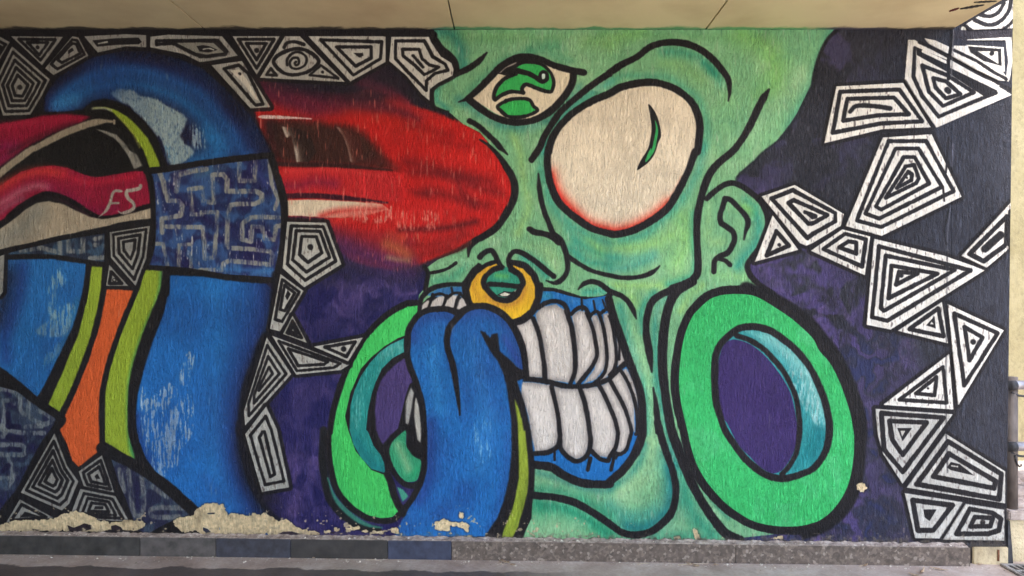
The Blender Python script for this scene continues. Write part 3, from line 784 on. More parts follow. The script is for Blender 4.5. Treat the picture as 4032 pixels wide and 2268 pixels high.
fill("22 700,488 745,500 800,560 815,520 868,510 878,580 885,680 960,742 1050,832 1110,865 1125,700 1150,850 1160,930 1055,965 1090,1080 1130,1200 1165,1350 1185,1449 32 1195,150 1222,400 1215,650 1185,850 1110,1090 740,1078 860,900 930,720 975,520 1000,300 1000,0 22 992,1300 970,1150 950,1000 915,880 870,780 800,680 740,580", K, smooth=False, soft=2)
fill("22 1030,1130 1070,1230 1100,1330 1115,1449 32 1130,60 1155,300 1162,480 1150,650 1115,800 1060,980 1010,1085 905,1085 930,1000 1000,830 1040,680 1068,520 1070,350 1065,200 1060,0 22 1052,1300 1032,1180", (150, 168, 52), smooth=False, soft=5, part='painted_olive_edge', level=6)
spray("32 1150,520 1100,780 1030,990", 20, (110, 130, 40), .6)
stroke("22 10,640 18,500 55,415 110,345 200,296 300,282 400,287 500,330", 22, K)
stroke("22 500,335 560,290 640,258 740,255 830,280 920,335 1000,420 1060,530 1105,650 1130,780 1140,920", 24, K)
stroke("22 540,300 470,380 410,460 388,560 392,650 420,740 450,850 470,970 487,1100 500,1200 508,1290", 23, K, taper=(0, .35))
stroke("22 8,600 10,720 35,830 75,930 115,1040 145,1160 162,1300 168,1449 32 168,300 165,430 130,570 70,690 0,790 31 1900,860", 22, K)

# ---------------------------------------------------------------- left: blue arch
arch = """00 420,1060 430,900 540,760 680,640 880,545 1150,490 1400,490 1700,560 1932,660 01 200,840 350,990 480,1140 560,1290 640,1449 11 650,170 400,195 200,212 0,232 10 1900,240 1600,262 1560,150 1500,0 00 1480,1300 1380,1160 1250,1040 1120,970 1000,940 880,960 790,1040 640,1060"""
am = fill(arch, (28, 28, 56), smooth=False, soft=8, keep=True, part='painted_blue_arch', level=2)
mid_arc = "00 540,1010 620,880 760,770 960,690 1200,660 1450,700 1700,790 1932,910 01 150,1100 300,1300 380,1449 11 420,140"
for w, c, al in ((230, (36, 36, 84), .8), (130, (36, 74, 140), .8), (70, (38, 104, 168), .7)):
    spray(mid_arc, w, c, al, clip=am)
spray("00 600,960 760,900 900,840 1060,800 1250,800 1500,850 1750,970 1932,1130 01 60,1250 160,1449", 130, (40, 120, 186), .95, clip=am)
spray("00 560,1010 700,970", 90, (70, 150, 210), .9, clip=am)
spray("01 100,1300 250,1449 11 200,60 60,160 10 1850,200", 150, (44, 128, 196), .95, clip=am)
spray("00 500,760 700,630 900,540 1150,490 1450,500 1750,570 1932,650 01 200,850 400,1050 560,1300 620,1449 11 600,150", 120, (24, 22, 34), .95, clip=am)
spray("01 560,1250 620,1449 11 610,160", 110, (30, 30, 60), .8, clip=am)
pp = "00 1060,885 1130,850 1250,862 1350,922 1470,932 1560,985 1700,1062 1775,1130 1745,1215 1715,1290 1760,1370 1830,1420 1840,1449 10 1880,90 1800,175 1700,240 1622,252 1580,100 1545,0 00 1500,1290 1400,1170 1300,1070 1200,985 1085,935"
fill(pp, (150, 170, 172), smooth=False, soft=7, rough=2, part='painted_highlight', level=3)
drybrush(pp, (166, 182, 180), -.2, .6)
drybrush("00 1820,1190 1932,1240 01 30,1400 11 20,80 10 1890,80 00 1840,1400", (180, 200, 206), .1, .8)
drybrush("10 1560,60 1680,100 1650,240 1600,200", (90, 140, 170), -.3, .7)
# inside of the arch
fill("00 0,1100 400,1080 780,1050 880,960 1000,935 1120,965 1250,1040 1380,1160 1480,1290 10 1510,60 1570,260 1400,330 900,380 700,300 400,260 100,420 0,460", (24, 22, 22), soft=3)
fill("00 -900,1180 -400,1190 0,1178 200,1145 400,1105 600,1088 780,1095 860,1112 780,1155 600,1225 450,1290 300,1365 200,1440 10 200,110 0,250 -400,450 -900,600", CRIM, smooth=False, soft=6, part='painted_crimson_patch', level=2)
spray("00 0,1200 200,1180 400,1150 650,1120", 60, (196, 36, 66), .7)
spray("00 0,1400 150,1400 10 0,200", 80, (130, 24, 84), .7)
spray("00 100,1449 300,1340 500,1250 700,1180", 44, (70, 20, 34), .7)
stroke("00 1085,1158 1000,1152 880,1168 760,1208 620,1262 480,1332 350,1400 10 300,92 200,165 100,240 0,322 -150,440 -500,700", 24, (166, 152, 128), taper=(.1, 0), soft=4)
stroke("00 1085,1145 1085,1175", 8, (166, 152, 128))
fill("00 895,1222 1000,1245 1110,1280 1190,1370 1235,1430 10 1300,140 1355,250 1275,278 1235,190 1190,110 00 1140,1370 1080,1310 1000,1270", (150, 146, 134), smooth=False, soft=4, part='painted_grey_fin', level=3)
spray("00 1180,1400 10 1240,60 1300,200", 20, (80, 80, 74), .6)
fill("00 880,1038 1000,1028 1080,1075 1180,1175 1270,1280 1325,1370 10 1365,100 1425,272 1525,272 1500,180 1445,60 1395,-30 00 1400,1310 1300,1190 1200,1100 1090,1040 1000,1018 890,1022", LIME, smooth=False, soft=3, part='painted_lime_edge', level=3)
spray("00 880,1032 980,1028 1060,1050", 16, (200, 200, 180), .95)
spray("00 1120,1100 1250,1250 1330,1400", 18, (196, 196, 90), .6)

# ---------------------------------------------------------------- left: red wave and cream body
fill("10 -1000,640 -500,560 -200,480 0,440 100,370 200,308 350,262 500,245 650,268 800,332 900,356 1000,348 1100,330 1250,302 1370,300 1402,400 1422,520 1435,612 1280,668 1100,728 960,738 850,690 750,620 600,540 450,508 350,540 200,640 100,720 0,800 -400,1000 -1000,1200", CRIM, soft=4, part='painted_red_wave', level=2)
spray("10 -200,560 60,420 240,330 420,300 600,320", 70, (226, 66, 52), .85)
spray("10 -150,680 50,580 200,490 350,440 450,450", 56, (206, 130, 140), .8)
spray("10 600,330 800,400 1000,400 1300,340", 50, (210, 36, 62), .8)
spray("10 500,470 700,560 900,680 1100,650", 70, (140, 20, 70), .7)
spray("10 -50,740 100,620 220,560", 40, (170, 120, 130), .6)
stroke("10 -400,960 0,800 100,715 200,632 350,545 450,515 600,548 750,628 850,695 960,742 1100,733 1280,672 1440,625", 17, (26, 18, 22), soft=4)
cb = fill("10 -1000,1200 -400,1010 0,850 120,765 250,662 350,602 470,585 600,612 740,682 850,732 970,756 1100,737 1250,702 1435,652 1432,765 1250,790 1050,830 800,890 600,932 400,972 200,1012 0,1052 -500,1200 -1000,1300", (190, 172, 144), soft=2, keep=True, part='painted_cream_band', level=3)
spray("10 -100,1000 100,920 250,800 350,680", 150, (138, 140, 130), .8, clip=cb)
spray("10 0,960 200,940 400,900", 60, (160, 150, 132), .5, clip=cb)
stroke("10 -500,1220 0,1070 300,1005 600,935 800,892 1000,850 1200,805 1430,775", 20, K)
# letters
LET = (176, 162, 146)
stroke("10 1168,492 1100,488 1070,520 1052,590 1020,660 985,700 940,735", 11, LET, taper=(.05, .3), soft=2.5)
stroke("10 1050,605 1130,602", 10, LET, soft=2.5)
stroke("10 1340,425 1330,460 1262,480 1205,492 1215,550 1265,600 1275,645 1230,680 1160,698 1125,680", 13, LET, taper=(.02, .15), soft=2.5)

for msk in (am,):
    blend(msk*np.clip(CLOUD*.5+.1, 0, 1), (28, 66, 132), .45)
    blend(msk*np.clip(FINE*.4+.05, 0, 1), (24, 60, 112), .35)
# ---------------------------------------------------------------- circuit cuff
cuff = "10 1440,325 1932,238 11 0,255 300,215 640,175 665,300 715,450 742,650 752,800 742,1000 722,1150 690,1310 400,1290 0,1268 10 1932,1252 1700,1232 1390,1205 1445,1100 1475,900 1462,600"
cm = fill(cuff, (40, 52, 96), keep=True, part='painted_circuit_cuff', level=3)
blend(cm*np.clip(BRUSH*.8+.1, 0, 1), (64, 104, 156), .7)
blend(cm*np.clip(-BRUSH*.8-.2, 0, 1), (34, 30, 78), .9)
spray("11 -60,330 60,300 200,270", 60, (70, 110, 140), .7, clip=cm)
spray("11 500,280 600,420", 60, (64, 84, 150), .7, clip=cm)
spray("11 150,1230 400,1240 640,1250", 50, (66, 130, 190), .8, clip=cm)
spray("10 1480,420 1520,600 1530,1000", 30, (90, 130, 180), .6, clip=cm)
spray("11 690,500 740,800 700,1150", 40, (90, 116, 160), .5, clip=cm)
CIR = (158, 156, 144)
for a, w in (("10 1520,320 1555,400 1570,490 1600,580 1700,582 1735,630 1722,720 1620,740 1540,750 1545,880", 17),
          ("10 1700,310 1690,400 1680,490", 18), ("10 1700,335 1830,298 1932,285 11 30,280", 18),
          ("10 1800,470 1932,455", 15), ("10 1800,470 1820,600 1832,710 1925,712", 15), ("10 1925,465 11 5,580", 13),
          ("11 0,585 105,600 90,470 92,335 190,330 230,380 225,490 350,492 500,490 560,520 560,580 490,612 350,610 262,622 235,700 230,850 228,1000", 17),
          ("11 345,220 345,390 490,392 500,200", 16), ("11 625,195 640,300 650,420 715,560 685,660", 14),
          ("11 -20,690 135,690 125,900 105,1120 20,1132 0,850", 15),
          ("11 720,740 560,735 450,740 375,800 372,950 455,968 470,825 560,830 580,940 680,950 692,825 740,815", 16),
          ("11 250,1030 450,1040 640,1062 662,1100 645,1190 420,1165 250,1152 190,1180 180,1240 -30,1240", 16),
          ("10 1580,825 1750,832 1932,832", 16), ("10 1470,990 1550,990 1575,1100 1595,1205", 13),
          ("10 1700,1225 1705,1000 1810,995", 13), ("10 1815,1080 1815,1210", 12), ("10 1850,1235 1932,1240", 9)):
    stroke(a, w, CIR, dry=.55, clip=cm, soft=3, alpha=.9, smooth=False)
drybrush(cuff, (220, 214, 200), -1.55, .8, cm, soft=4)
stroke("10 1395,300 1700,262 1932,220 11 300,182 640,150", 22, K)
stroke("10 1380,1215 1700,1240 1932,1272 11 300,1318 690,1340", 22, K)
stroke("11 640,150 690,300 735,450 768,600 775,800 765,950 740,1110 700,1320", 26, K, soft=3)
stroke("10 1395,290 1435,400 1455,600 1460,850 1440,1050 1380,1230", 20, K)
# left band under the cream body
lb = fill("10 -600,1290 0,1100 180,1052 600,955 1000,890 1005,1175 820,1165 500,1115 150,1115 -600,1330", (40, 48, 66), keep=True, part='painted_circuit_band', level=2)
blend(lb*np.clip(BRUSH*.8, 0, 1), (64, 92, 116), .8)
for a in ("10 200,1055 400,1030 530,1065", "10 570,980 572,1100", "10 655,960 655,1060 790,1062 790,950", "10 900,1000 992,1010", "10 905,945 992,930", "10 860,1130 980,1120"):
    stroke(a, 16, CIR, dry=.7, clip=lb, soft=4, alpha=.75, smooth=False)
stroke("10 -300,1150 180,1118 500,1122 820,1170 1005,1195", 22, K)
stroke("10 1015,860 1015,1190", 16, K)

# ---------------------------------------------------------------- left leg, lime strips, orange
ll = fill("10 -300,1140 160,1140 500,1135 820,1185 822,1449 20 815,0 780,150 740,300 690,450 620,600 560,740 480,900 360,1120 200,980 60,870 -300,640", (42, 116, 182), keep=True, soft=3, part='painted_blue_leg', level=2)
spray("10 -100,1200 80,1300 20 60,100 0,400", 170, (26, 24, 44), .9, clip=ll)
spray("10 220,1200 20 180,150 60,500 60,750", 90, (36, 60, 130), .7, clip=ll)
spray("20 300,500 420,800 380,1000", 90, (34, 112, 172), .6, clip=ll)
spray("20 740,200 640,500 520,780", 40, (60, 130, 150), .5, clip=ll)
drybrush("20 480,0 600,-60 590,60 530,100 540,330 470,330", (140, 180, 196), .1, .8, ll)
drybrush("20 540,280 700,230 690,380 620,520 480,540 340,500 480,380", (140, 176, 186), .25, .8, ll)
drybrush("20 500,640 580,620 540,720 400,830", (130, 176, 190), .0, .7, ll)
drybrush("10 540,1200 620,1280 600,1400 540,1400", (150, 190, 206), .1, .8, ll)
fill("10 875,1205 990,1212 962,1449 20 962,100 940,250 900,400 860,560 800,720 730,900 650,1100 570,1262 460,1190 520,1050 590,900 660,720 740,540 790,350 830,180 852,0", LIME, soft=3, part='painted_lime_strip', level=3)
fill("20 1010,88 1275,108 1262,160 1200,300 1130,470 1070,640 1010,820 970,1000 945,1150 940,1449 30 940,0 968,240 750,412 690,350 640,200 570,60 20 572,1400 640,1250 720,1080 790,900 850,720 920,540 940,400 970,250 1000,150", ORG, soft=2, part='painted_orange_strip', level=3)
lr = fill("10 1385,1240 1548,1250 1540,1449 20 1530,60 1500,180 1440,300 1370,480 1310,650 1260,820 1230,1000 1220,1200 1230,1449 30 1228,0 1285,345 1200,300 1100,232 1000,172 998,0 20 1000,1300 1000,1080 1040,880 1080,740 1140,560 1200,400 1270,230 1330,90 1355,0", LIME, soft=3, keep=True, part='painted_lime_strip', level=3)
spray("10 1550,1260 20 1540,60 1500,220 1390,480 1330,650 1270,850 1240,1050 1235,1300 30 1250,200 1290,340", 40, (36, 150, 110), .85, clip=lr)
spray("30 1050,100 1150,220", 50, (170, 190, 60), .5, clip=lr)
# right blue column
rb = fill("10 1612,1290 1932,1302 11 200,1335 600,1375 660,1449 21 650,200 630,420 560,600 480,800 410,1000 370,1200 350,1449 31 335,80 350,300 420,560 500,700 560,800 700,960 700,1090 30 1932,1090 1900,860 1850,780 1650,600 1500,480 1390,330 1320,150 20 1298,1449 1290,1300 1310,1100 1370,850 1450,600 1560,320 1605,100", (38, 116, 190), keep=True, soft=4, part='painted_blue_column', level=2)
spray("21 620,0 590,300 500,600 410,900 330,1200 310,1449 31 320,300 420,650 560,860", 260, (32, 34, 84), .9, clip=rb)
spray("21 680,0 660,300 590,560 480,800 400,1060 360,1400 31 350,280 420,560 520,760 620,900", 80, (22, 22, 36), .95, clip=rb)
spray("20 1300,1300 1320,1449 30 1340,200 1450,400", 70, (36, 52, 116), .7, clip=rb)
spray("21 100,80 150,600 100,1200 31 100,400 250,750", 140, (44, 132, 200), .6, clip=rb)
spray("20 1600,0 1560,250 1440,560 1360,850", 40, (34, 60, 110), .5, clip=rb)
drybrush("20 1780,700 1850,720 1800,1000 1840,1200 1830,1449 30 1760,200 1700,260 1690,400 1600,420 1560,500 1400,300 1350,0 20 1340,1150 1370,960 1400,1120 1500,1080 1600,980 1700,1050 1720,880", (176, 198, 214), -.15, .9, rb, soft=8, hard=2.4)
drybrush("30 1400,280 1520,300 1560,520 1460,420", (150, 180, 206), .0, .8, rb, soft=8)
spray("31 0,500 150,650 350,760", 70, (40, 100, 170), .6, clip=rb)
for msk in (ll, rb):
    blend(msk*np.clip(CLOUD*.5+.1, 0, 1), (28, 66, 132), .28)
    blend(msk*np.clip(FINE*.4+.05, 0, 1), (24, 60, 112), .2)
# circuit fields at the bottom left
c1 = fill("20 -500,700 0,1020 150,1060 380,1205 545,1300 480,1449 30 430,150 340,330 220,560 100,760 -20,900 -500,950", (44, 50, 74), keep=True, part='painted_circuit_field', level=2)
blend(c1*np.clip(BRUSH*.8+.1, 0, 1), (78, 96, 112), .7)
blend(c1*np.clip(-BRUSH*.8-.3, 0, 1), (34, 32, 72), .9)
for a in ("20 -50,1045 60,1045 140,1070 195,1130 195,1230 240,1290", "20 275,1150 290,1310 420,1375 495,1335 440,1275 370,1250", "20 20,1180 40,1300 25,1430", "20 -60,1170 90,1150 130,1180",
          "30 60,50 200,85 420,90", "30 0,200 200,205 250,250 210,295 90,300 110,400 110,510 0,515", "30 -50,0 60,50 30,120", "30 0,290 80,300", "30 250,30 400,20", "30 60,620 160,480"):
    stroke(a, 17, (140, 146, 142), dry=.6, clip=c1, soft=4, alpha=.75)
for a in ("30 80,20 180,30", "30 80,130 200,150", "30 90,240 190,250", "30 30,450 80,400", "20 80,1280 90,1400"):
    stroke(a, 18, (28, 26, 60), clip=c1, soft=4)
c2 = fill("30 1060,340 1200,400 1400,480 1550,600 1750,770 1820,860 1600,940 1400,1050 1300,1000 1200,720 1130,560", (42, 44, 70), keep=True, part='painted_circuit_field', level=2)
blend(c2*np.clip(BRUSH*.8+.1, 0, 1), (70, 86, 100), .7)
for a in ("30 1215,440 1240,600 1275,850 1345,862 1372,700 1345,500", "30 1450,600 1600,700", "30 1750,800 1460,805 1460,885 1700,885", "30 1140,440 1180,640"):
    stroke(a, 18, (140, 142, 134), dry=.5, clip=c2, soft=4, alpha=.8)
spray("30 1300,560 1310,800", 24, (32, 26, 66), .9, clip=c2)
# black contours of the left part
stroke("10 845,1190 842,1449 20 820,80 770,300 715,480 640,640 560,800 470,980 380,1130", 22, K)
stroke("10 1000,1200 985,1449 20 985,100 955,280 920,440 870,600 820,760 750,930 680,1090 600,1250 560,1320", 20, K)
stroke("20 1300,90 1230,260 1160,430 1100,600 1040,780 995,960 970,1120 968,1400 30 975,200 980,260", 18, K)
stroke("10 1580,1250 1575,1449 20 1560,120 1500,290 1420,480 1350,680 1290,880 1260,1050 1255,1300 1262,1449 30 1290,200 1330,330", 30, K, soft=4)
stroke("30 970,235 1100,300 1250,375 1400,465 1550,570 1700,700 1860,845", 40, K, soft=3)
stroke("20 -300,700 0,905 150,1000 330,1150 560,1300 590,1350 30 520,60 400,230 300,420 190,640 60,800 0,900 -60,950", 26, K, soft=3)
stroke("20 1000,60 1290,85", 16, K)
stroke("21 690,-40 680,200 640,500 580,560 500,780 430,960 385,1150 365,1449 31 350,60", 30, (22, 20, 26), soft=8, alpha=.9)
stroke("31 340,0 370,250 440,520 520,700 640,860 720,920", 22, (26, 24, 34), soft=9, alpha=.9)

# ---------------------------------------------------------------- shards, left and middle
stroke("S -420,122 S 400,122 S 1000,124 S 1700,124", 14, K, smooth=False)
motif("00 115,440 475,755 400,905 290,1090 30,1100 -60,800", "00 180,770 225,820 220,840 200,880 170,870 155,820", (.17, .40, .62, .83), w=13, dot="00 190,830", dotr=9)
motif("00 -200,330 0,350 95,400 0,560 -120,700 -300,500", "00 -100,450 -60,470 -40,480 -60,510 -90,520 -130,500", (.3, .6), w=13)
motif("00 105,345 600,350 400,620", "00 345,435 385,435 362,475", (.32, .66), w=12, dot="00 360,450", dotr=6)
motif("00 690,345 745,355 840,530 510,715 430,650", "00 690,455 715,460 720,495 640,525 620,515", (.30, .62), w=12, core="00 650,480 690,455 705,480 650,515")
motif("00 800,345 1200,325 1390,335 1390,450 1200,440 930,500", core="00 880,385 1100,365 1320,358 1350,400 1320,422 1100,428 925,445")
stroke("00 940,415 1020,400", 6, (190, 186, 170), soft=2)
motif("00 1430,350 1600,330 1932,340 01 180,345 330,530 50,582 00 1900,590 1750,515 1430,450", rings=("00 1490,390 1932,385 01 140,385 230,490 40,540 00 1900,540 1780,470 1640,410 1490,425",), core=None)
motif("00 1680,410 1900,405 01 100,410 200,500 30,520 00 1860,500", col=GW, core="00 1870,440 1932,430 01 60,440 140,475 60,500 00 1900,490")
stroke("01 0,470 60,462 100,475", 4, (200, 196, 180), soft=2)
motif("01 280,345 730,345 510,710", "01 480,450 535,450 508,498", (.28, .66), w=13, dot="01 508,480", dotr=9)
motif("01 80,620 370,580 640,1020 450,1030", rings=("01 200,655 340,620 430,700 570,990 500,1000",))
fill("01 255,670 340,660 420,760 530,960 490,940 380,790", (222, 214, 196)); stroke("01 345,700 350,705", 9, K, smooth=False)
motif("01 780,345 920,345 1350,780 540,740")
stroke("01 670,590 740,510 880,465 1000,490 1100,580 1020,670 880,712 760,690", 13, K, closed=True)
stroke("01 885,590 872,600 885,622 912,600 903,556 860,552 825,590 838,642 900,655 965,622 985,565 960,520 900,495 840,515 800,570 800,620", 9, K)
stroke("01 770,450 800,410 870,398 960,425", 12, K)
stroke("01 600,712 645,652 700,718", 9, K, closed=True, smooth=False); stroke("01 1015,715 1120,622 1285,745", 9, K, closed=True, smooth=False); stroke("01 1135,685 1137,687", 9, K)
motif("01 1000,345 1735,345 1735,590 1400,775", rings=("01 1120,380 1700,400 1685,560 1430,715",), inner="01 1420,505 1520,505 1525,530 1480,550", ts=(.64,), core="01 1430,505 1520,505 1525,530 1485,550")
motif("01 1790,350 02 215,350 235,400 330,540 430,600 450,660 440,720 300,790 222,850 222,960 150,900 01 1932,720 1770,580",
      rings=("01 1830,390 02 170,390 200,440 250,540 370,610 395,668 270,700 190,770 190,860 01 1932,670 1830,560", "01 1895,470 02 120,470 150,560 220,620 310,640 240,680 170,710 80,620 01 1900,530"), w=14)
stroke("02 65,530 160,640", 12, K, smooth=False)
stroke("02 -200,320 100,318 250,322 270,375 335,460 425,540 468,605 485,690", 23, K)
motif("10 1045,880 1425,820 1390,1130 1290,1390 1055,1120", "10 1212,1000 1248,990 1243,1030 1232,1065 1215,1035", (.19, .5, .78), w=13)
motif("10 1040,1190 1220,1390 1010,1390", "10 1080,1320 1100,1345 1075,1345", (.5,), w=14, dot="10 1088,1335", dotr=7)
stroke("10 1087,1333 1090,1335", 7, (190, 186, 170))
motif("30 520,90 640,400 745,550 660,760 590,825 200,655", "30 492,490 505,510 512,525 500,545 490,550 470,530", (.19, .42, .64, .84), w=13)
motif("30 970,300 1090,660 800,600 750,455", "30 930,482 952,525 915,518 905,498", (.27, .6), w=13, core="30 930,475 955,525 912,522 902,498")
motif("30 765,620 1100,690 1230,930 660,900", "30 905,790 975,790 985,812 895,812", (.25, .52, .78), w=13, core="30 905,785 985,785 985,812 895,812")
motif("30 190,720 510,895 60,940", "30 240,845 330,875 190,885", (.38,), w=13, core="30 240,835 380,880 190,892")
motif("11 800,780 1170,790 1315,1185 960,1405 755,1220", "11 1000,980 1035,980 1052,1030 1012,1065 985,1040", (.2, .43, .70), w=14, dot="11 1018,1020", dotr=11)
motif("21 735,-50 955,110 730,495 635,470", "21 795,110 830,140 800,200 785,190", (.32, .66), w=13, core="21 805,100 835,140 800,200 780,160")
motif("21 850,345 990,605 760,520", "21 855,465 868,490 845,490", (.42, .8), w=12, col=GW)
motif("21 605,550 840,900 400,1390 390,1250", "21 630,865 642,895 545,1020 555,990", (.25, .58, .9), w=12)
motif("21 655,535 1390,812 1310,862 885,905", "21 905,735 1060,765 1050,775 915,770", (.26, .62), w=13)
motif("21 1050,640 1520,552 1380,780", "21 1310,650 1350,650 1340,670", (.42,), w=14, dot="21 1335,660", dotr=9)
motif("31 600,-165 700,50 820,605 560,650 400,100", rings=("31 595,-70 650,60 770,545 590,580 450,110", "31 565,80 585,75 680,480 640,505 535,130"), w=13)
motif("10 0,1110 45,1090 30,1449 20 0,160 10 -60,1300", w=10)

# ---------------------------------------------------------------- shards, right
motif("04 1845,-900 1845,255 1420,275 1385,230 1530,140 1810,-10 1810,-900")
for a, w in (("04 1745,30 1700,110 1620,150 1530,138", 14), ("04 1822,-30 1795,95 1705,200 1600,230 1480,185", 15), ("04 1850,170 1800,225 1750,262", 12), ("04 1380,240 1450,290", 20)):
    stroke(a, w, K)
stroke("04 1380,262 1388,285", 17, (200, 196, 180))
blend((ss(3742, 3752, xx)*(1-ss(3986, 3990, xx))*ss(115, 119, yy)*(1-ss(150, 156, yy))), (48, 44, 50))
fill("04 870,365 930,365 1825,865 1130,1168 838,745", WH, rough=1.2, part='painted_shard', level=5)
fill("04 945,430 1250,560 1250,620 1690,830 1560,880 1300,710 1220,655 950,505", K)
stroke("04 1010,470 1250,585 1500,700 1700,780", 11, WH, soft=1.5)
stroke("04 930,440 918,700 1000,880 1150,1068 1400,960 1670,850", 14, K, smooth=False)
stroke("04 1000,600 1230,690 1470,845 1190,970 1060,840", 14, K, closed=True, smooth=False)
stroke("04 1100,715 1215,745 1350,862 1215,900 1120,800", 14, K, closed=True, smooth=False)
stroke("04 1225,822 1240,835", 20, K)
stroke("04 975,385 1240,515 1600,700 1830,835", 13, K, smooth=False)
fill("04 1020,350 1120,370 1270,440 1290,418 1400,420 1500,470 1700,600 1760,690 1800,745 1700,735 1500,640 1260,505 1060,400", WH, rough=1.2, part='painted_shard', level=5)
fill("04 1410,362 1820,338 1830,560 1800,740 1770,700 1790,560 1765,368 1420,368", WH, rough=1.2, part='painted_shard', level=5)
fill("04 1400,410 1745,432 1755,660 1600,590 1440,480", WH, rough=1.2, part='painted_shard', level=5)
fill("04 1420,425 1720,448 1725,605 1560,560 1440,480", K)
fill("04 1505,470 1690,472 1695,585", WH)
stroke("04 1290,460 1500,560 1650,660 1770,725", 12, K, smooth=False)
stroke("04 1632,492 1640,486", 15, K)
motif("04 215,790 825,758 1078,1165 640,1182 105,1310", rings=("04 250,840 790,820 1000,1110 620,1130 180,1215", "04 315,905 740,893 875,1045 600,1055 275,1105"), w=15)
stroke("04 340,1022 400,970 550,970 705,992", 17, K)
motif("14 640,-20 1085,-50 1360,522 630,880 300,790", rings=("14 690,15 1035,12 1285,470 625,800 400,740", "14 755,82 965,82 1180,432 605,722 480,675", "14 830,160 930,160 1062,400 625,640 575,610", "14 850,245 925,230 968,355 940,400 665,532", "14 870,292 905,320 900,370 765,445"), w=14, smooth=False, dot="14 857,348", dotr=4)
motif("13 1445,540 1760,430 14 285,680 255,790 0,945 13 1870,1010 1810,985", rings=("13 1540,560 1740,480 14 205,672 205,745 0,862 13 1880,935", "13 1700,602 1750,575 14 135,690 0,765 13 1890,800"), w=15)
stroke("13 1860,690 14 20,695 0,712 13 1880,700", 13, K, closed=True)
motif("13 1550,720 1795,1048 1380,1162", rings=("13 1585,870 1705,1008 1495,1100",), w=16, dot="13 1612,1000", dotr=6)
motif("14 270,820 525,885 475,1240 -20,1015", rings=("14 295,860 485,912 450,1160 95,1000", "14 325,930 398,940 395,1040 240,985"), w=15)
motif("14 560,905 1200,1060 1575,1192 24 710,460 490,415", rings=("14 605,975 1440,1195 24 680,378 540,345", "14 665,1060 1295,1192 24 650,288 620,262", "14 720,1152 1140,1225 690,1450", "14 785,1208 955,1225 760,1325"), w=15, dot="14 805,1242", dotr=8)
motif("24 1180,205 1235,585 775,470", rings=("24 1145,265 1195,520 880,455",), w=15, core="24 1112,335 1122,448 1035,420")
fill("24 1085,385 1105,412 1070,410", WH)
motif("14 1818,570 1800,760 1790,1000 1590,1170 1360,1062", rings=("14 1775,700 1765,960 1560,1112 1430,1045",), w=17)
stroke("14 1805,650 1800,800 1795,960", 13, K)
stroke("14 1715,870 1570,1000", 26, K, smooth=False)
motif("24 1232,225 1745,465 1330,1150", rings=("24 1292,312 1688,492 1382,970", "24 1385,435 1550,530 1430,740"), w=15, dot="24 1462,570", dotr=10)
motif("24 1245,682 1285,1190 640,1148", rings=("24 1188,800 1222,1128 790,1100", "24 1130,892 1112,1060 940,1042"), w=14, dot="24 1050,995", dotr=4)
motif("24 572,1182 1280,1232 34 820,605 640,330 592,150", rings=("34 625,-40 1195,0 820,495 650,290", "34 700,30 1040,45 820,340 725,200"), w=17, col=(198, 194, 184), core="34 770,95 905,95 820,215")
fill("34 800,120 845,120 815,175", GW)
motif("34 1212,145 1758,492 1758,785 858,640", rings=("34 1235,218 1722,515 1702,745 950,608", "34 1245,330 1668,580 1655,645 1100,538"), w=18, col=(198, 194, 184), core="34 1260,405 1340,425 1475,530 1260,480 1225,455")
stroke("34 1270,440 1320,448", 5, GW)
motif("34 840,690 1385,775 1165,1105 935,1102", rings=("34 912,755 1275,800 1100,1030 960,1030",), w=19, col=(198, 194, 184), core="34 1010,840 1130,840 1065,945 1020,910")
motif("34 1400,788 1750,842 1750,1125 1190,1115", rings=("34 1435,835 1640,870 1720,925 1700,1030 1600,1062 1310,1062", "34 1480,908 1645,918 1620,992 1440,995"), w=17, col=(198, 194, 184), dot="34 1550,955", dotr=9)
# joint where the pier meets the wall
stroke("14 1228,950 24 1222,400 1215,900 34 1218,100 1230,500", 5, (26, 26, 32), soft=3, alpha=.55)
stroke("04 1272,262 1260,450 1240,560 1240,720", 13, (24, 20, 22), smooth=False, soft=2)
stroke("04 1292,270 1277,500 1264,700", 6, (110, 108, 110), smooth=False, soft=2, alpha=.7)
stroke("14 1240,-20 1225,200 1215,300", 7, (30, 28, 32), soft=2); stroke("14 1190,430 1200,560", 7, (40, 34, 36), soft=2)
stroke("14 1255,600 1215,760 1205,850 1220,960", 7, (24, 24, 28), soft=2); stroke("14 1285,40 1270,240", 7, (120, 120, 134), soft=5, alpha=.6)
stroke("14 1262,600 1240,780 1228,1010", 4, (120, 122, 134), soft=3, alpha=.7)
for a in ("14 1200,560 1262,590", "14 1232,1000 1245,1110", "14 1225,220 1240,300"):
    drybrush("14 %s" % " ".join("%g,%g" % ((p[0]-3200)*2.3221+dx, (p[1]-550)*2.3221+dy) for p in P(a) for dx, dy in ((-8, -5), (10, 8))), (214, 200, 168), .6, .8)
# thin vertical rub marks where the ribs of the render catch wear
wear = np.clip(STREAK-2.25, 0, 1)*np.clip(CLOUD*.5+.7, 0, 1)
blend(wear*(1-ss(3780, 3800, xx)), (205, 200, 190), .22)
blend(rm*np.clip(STREAK-1.3, 0, 1), (240, 130, 110), .5)
blend(np.clip(CLOUD*.4+.2, 0, 1)*np.clip(DRY*.3+.4, 0, 1), (20, 20, 20), .10)

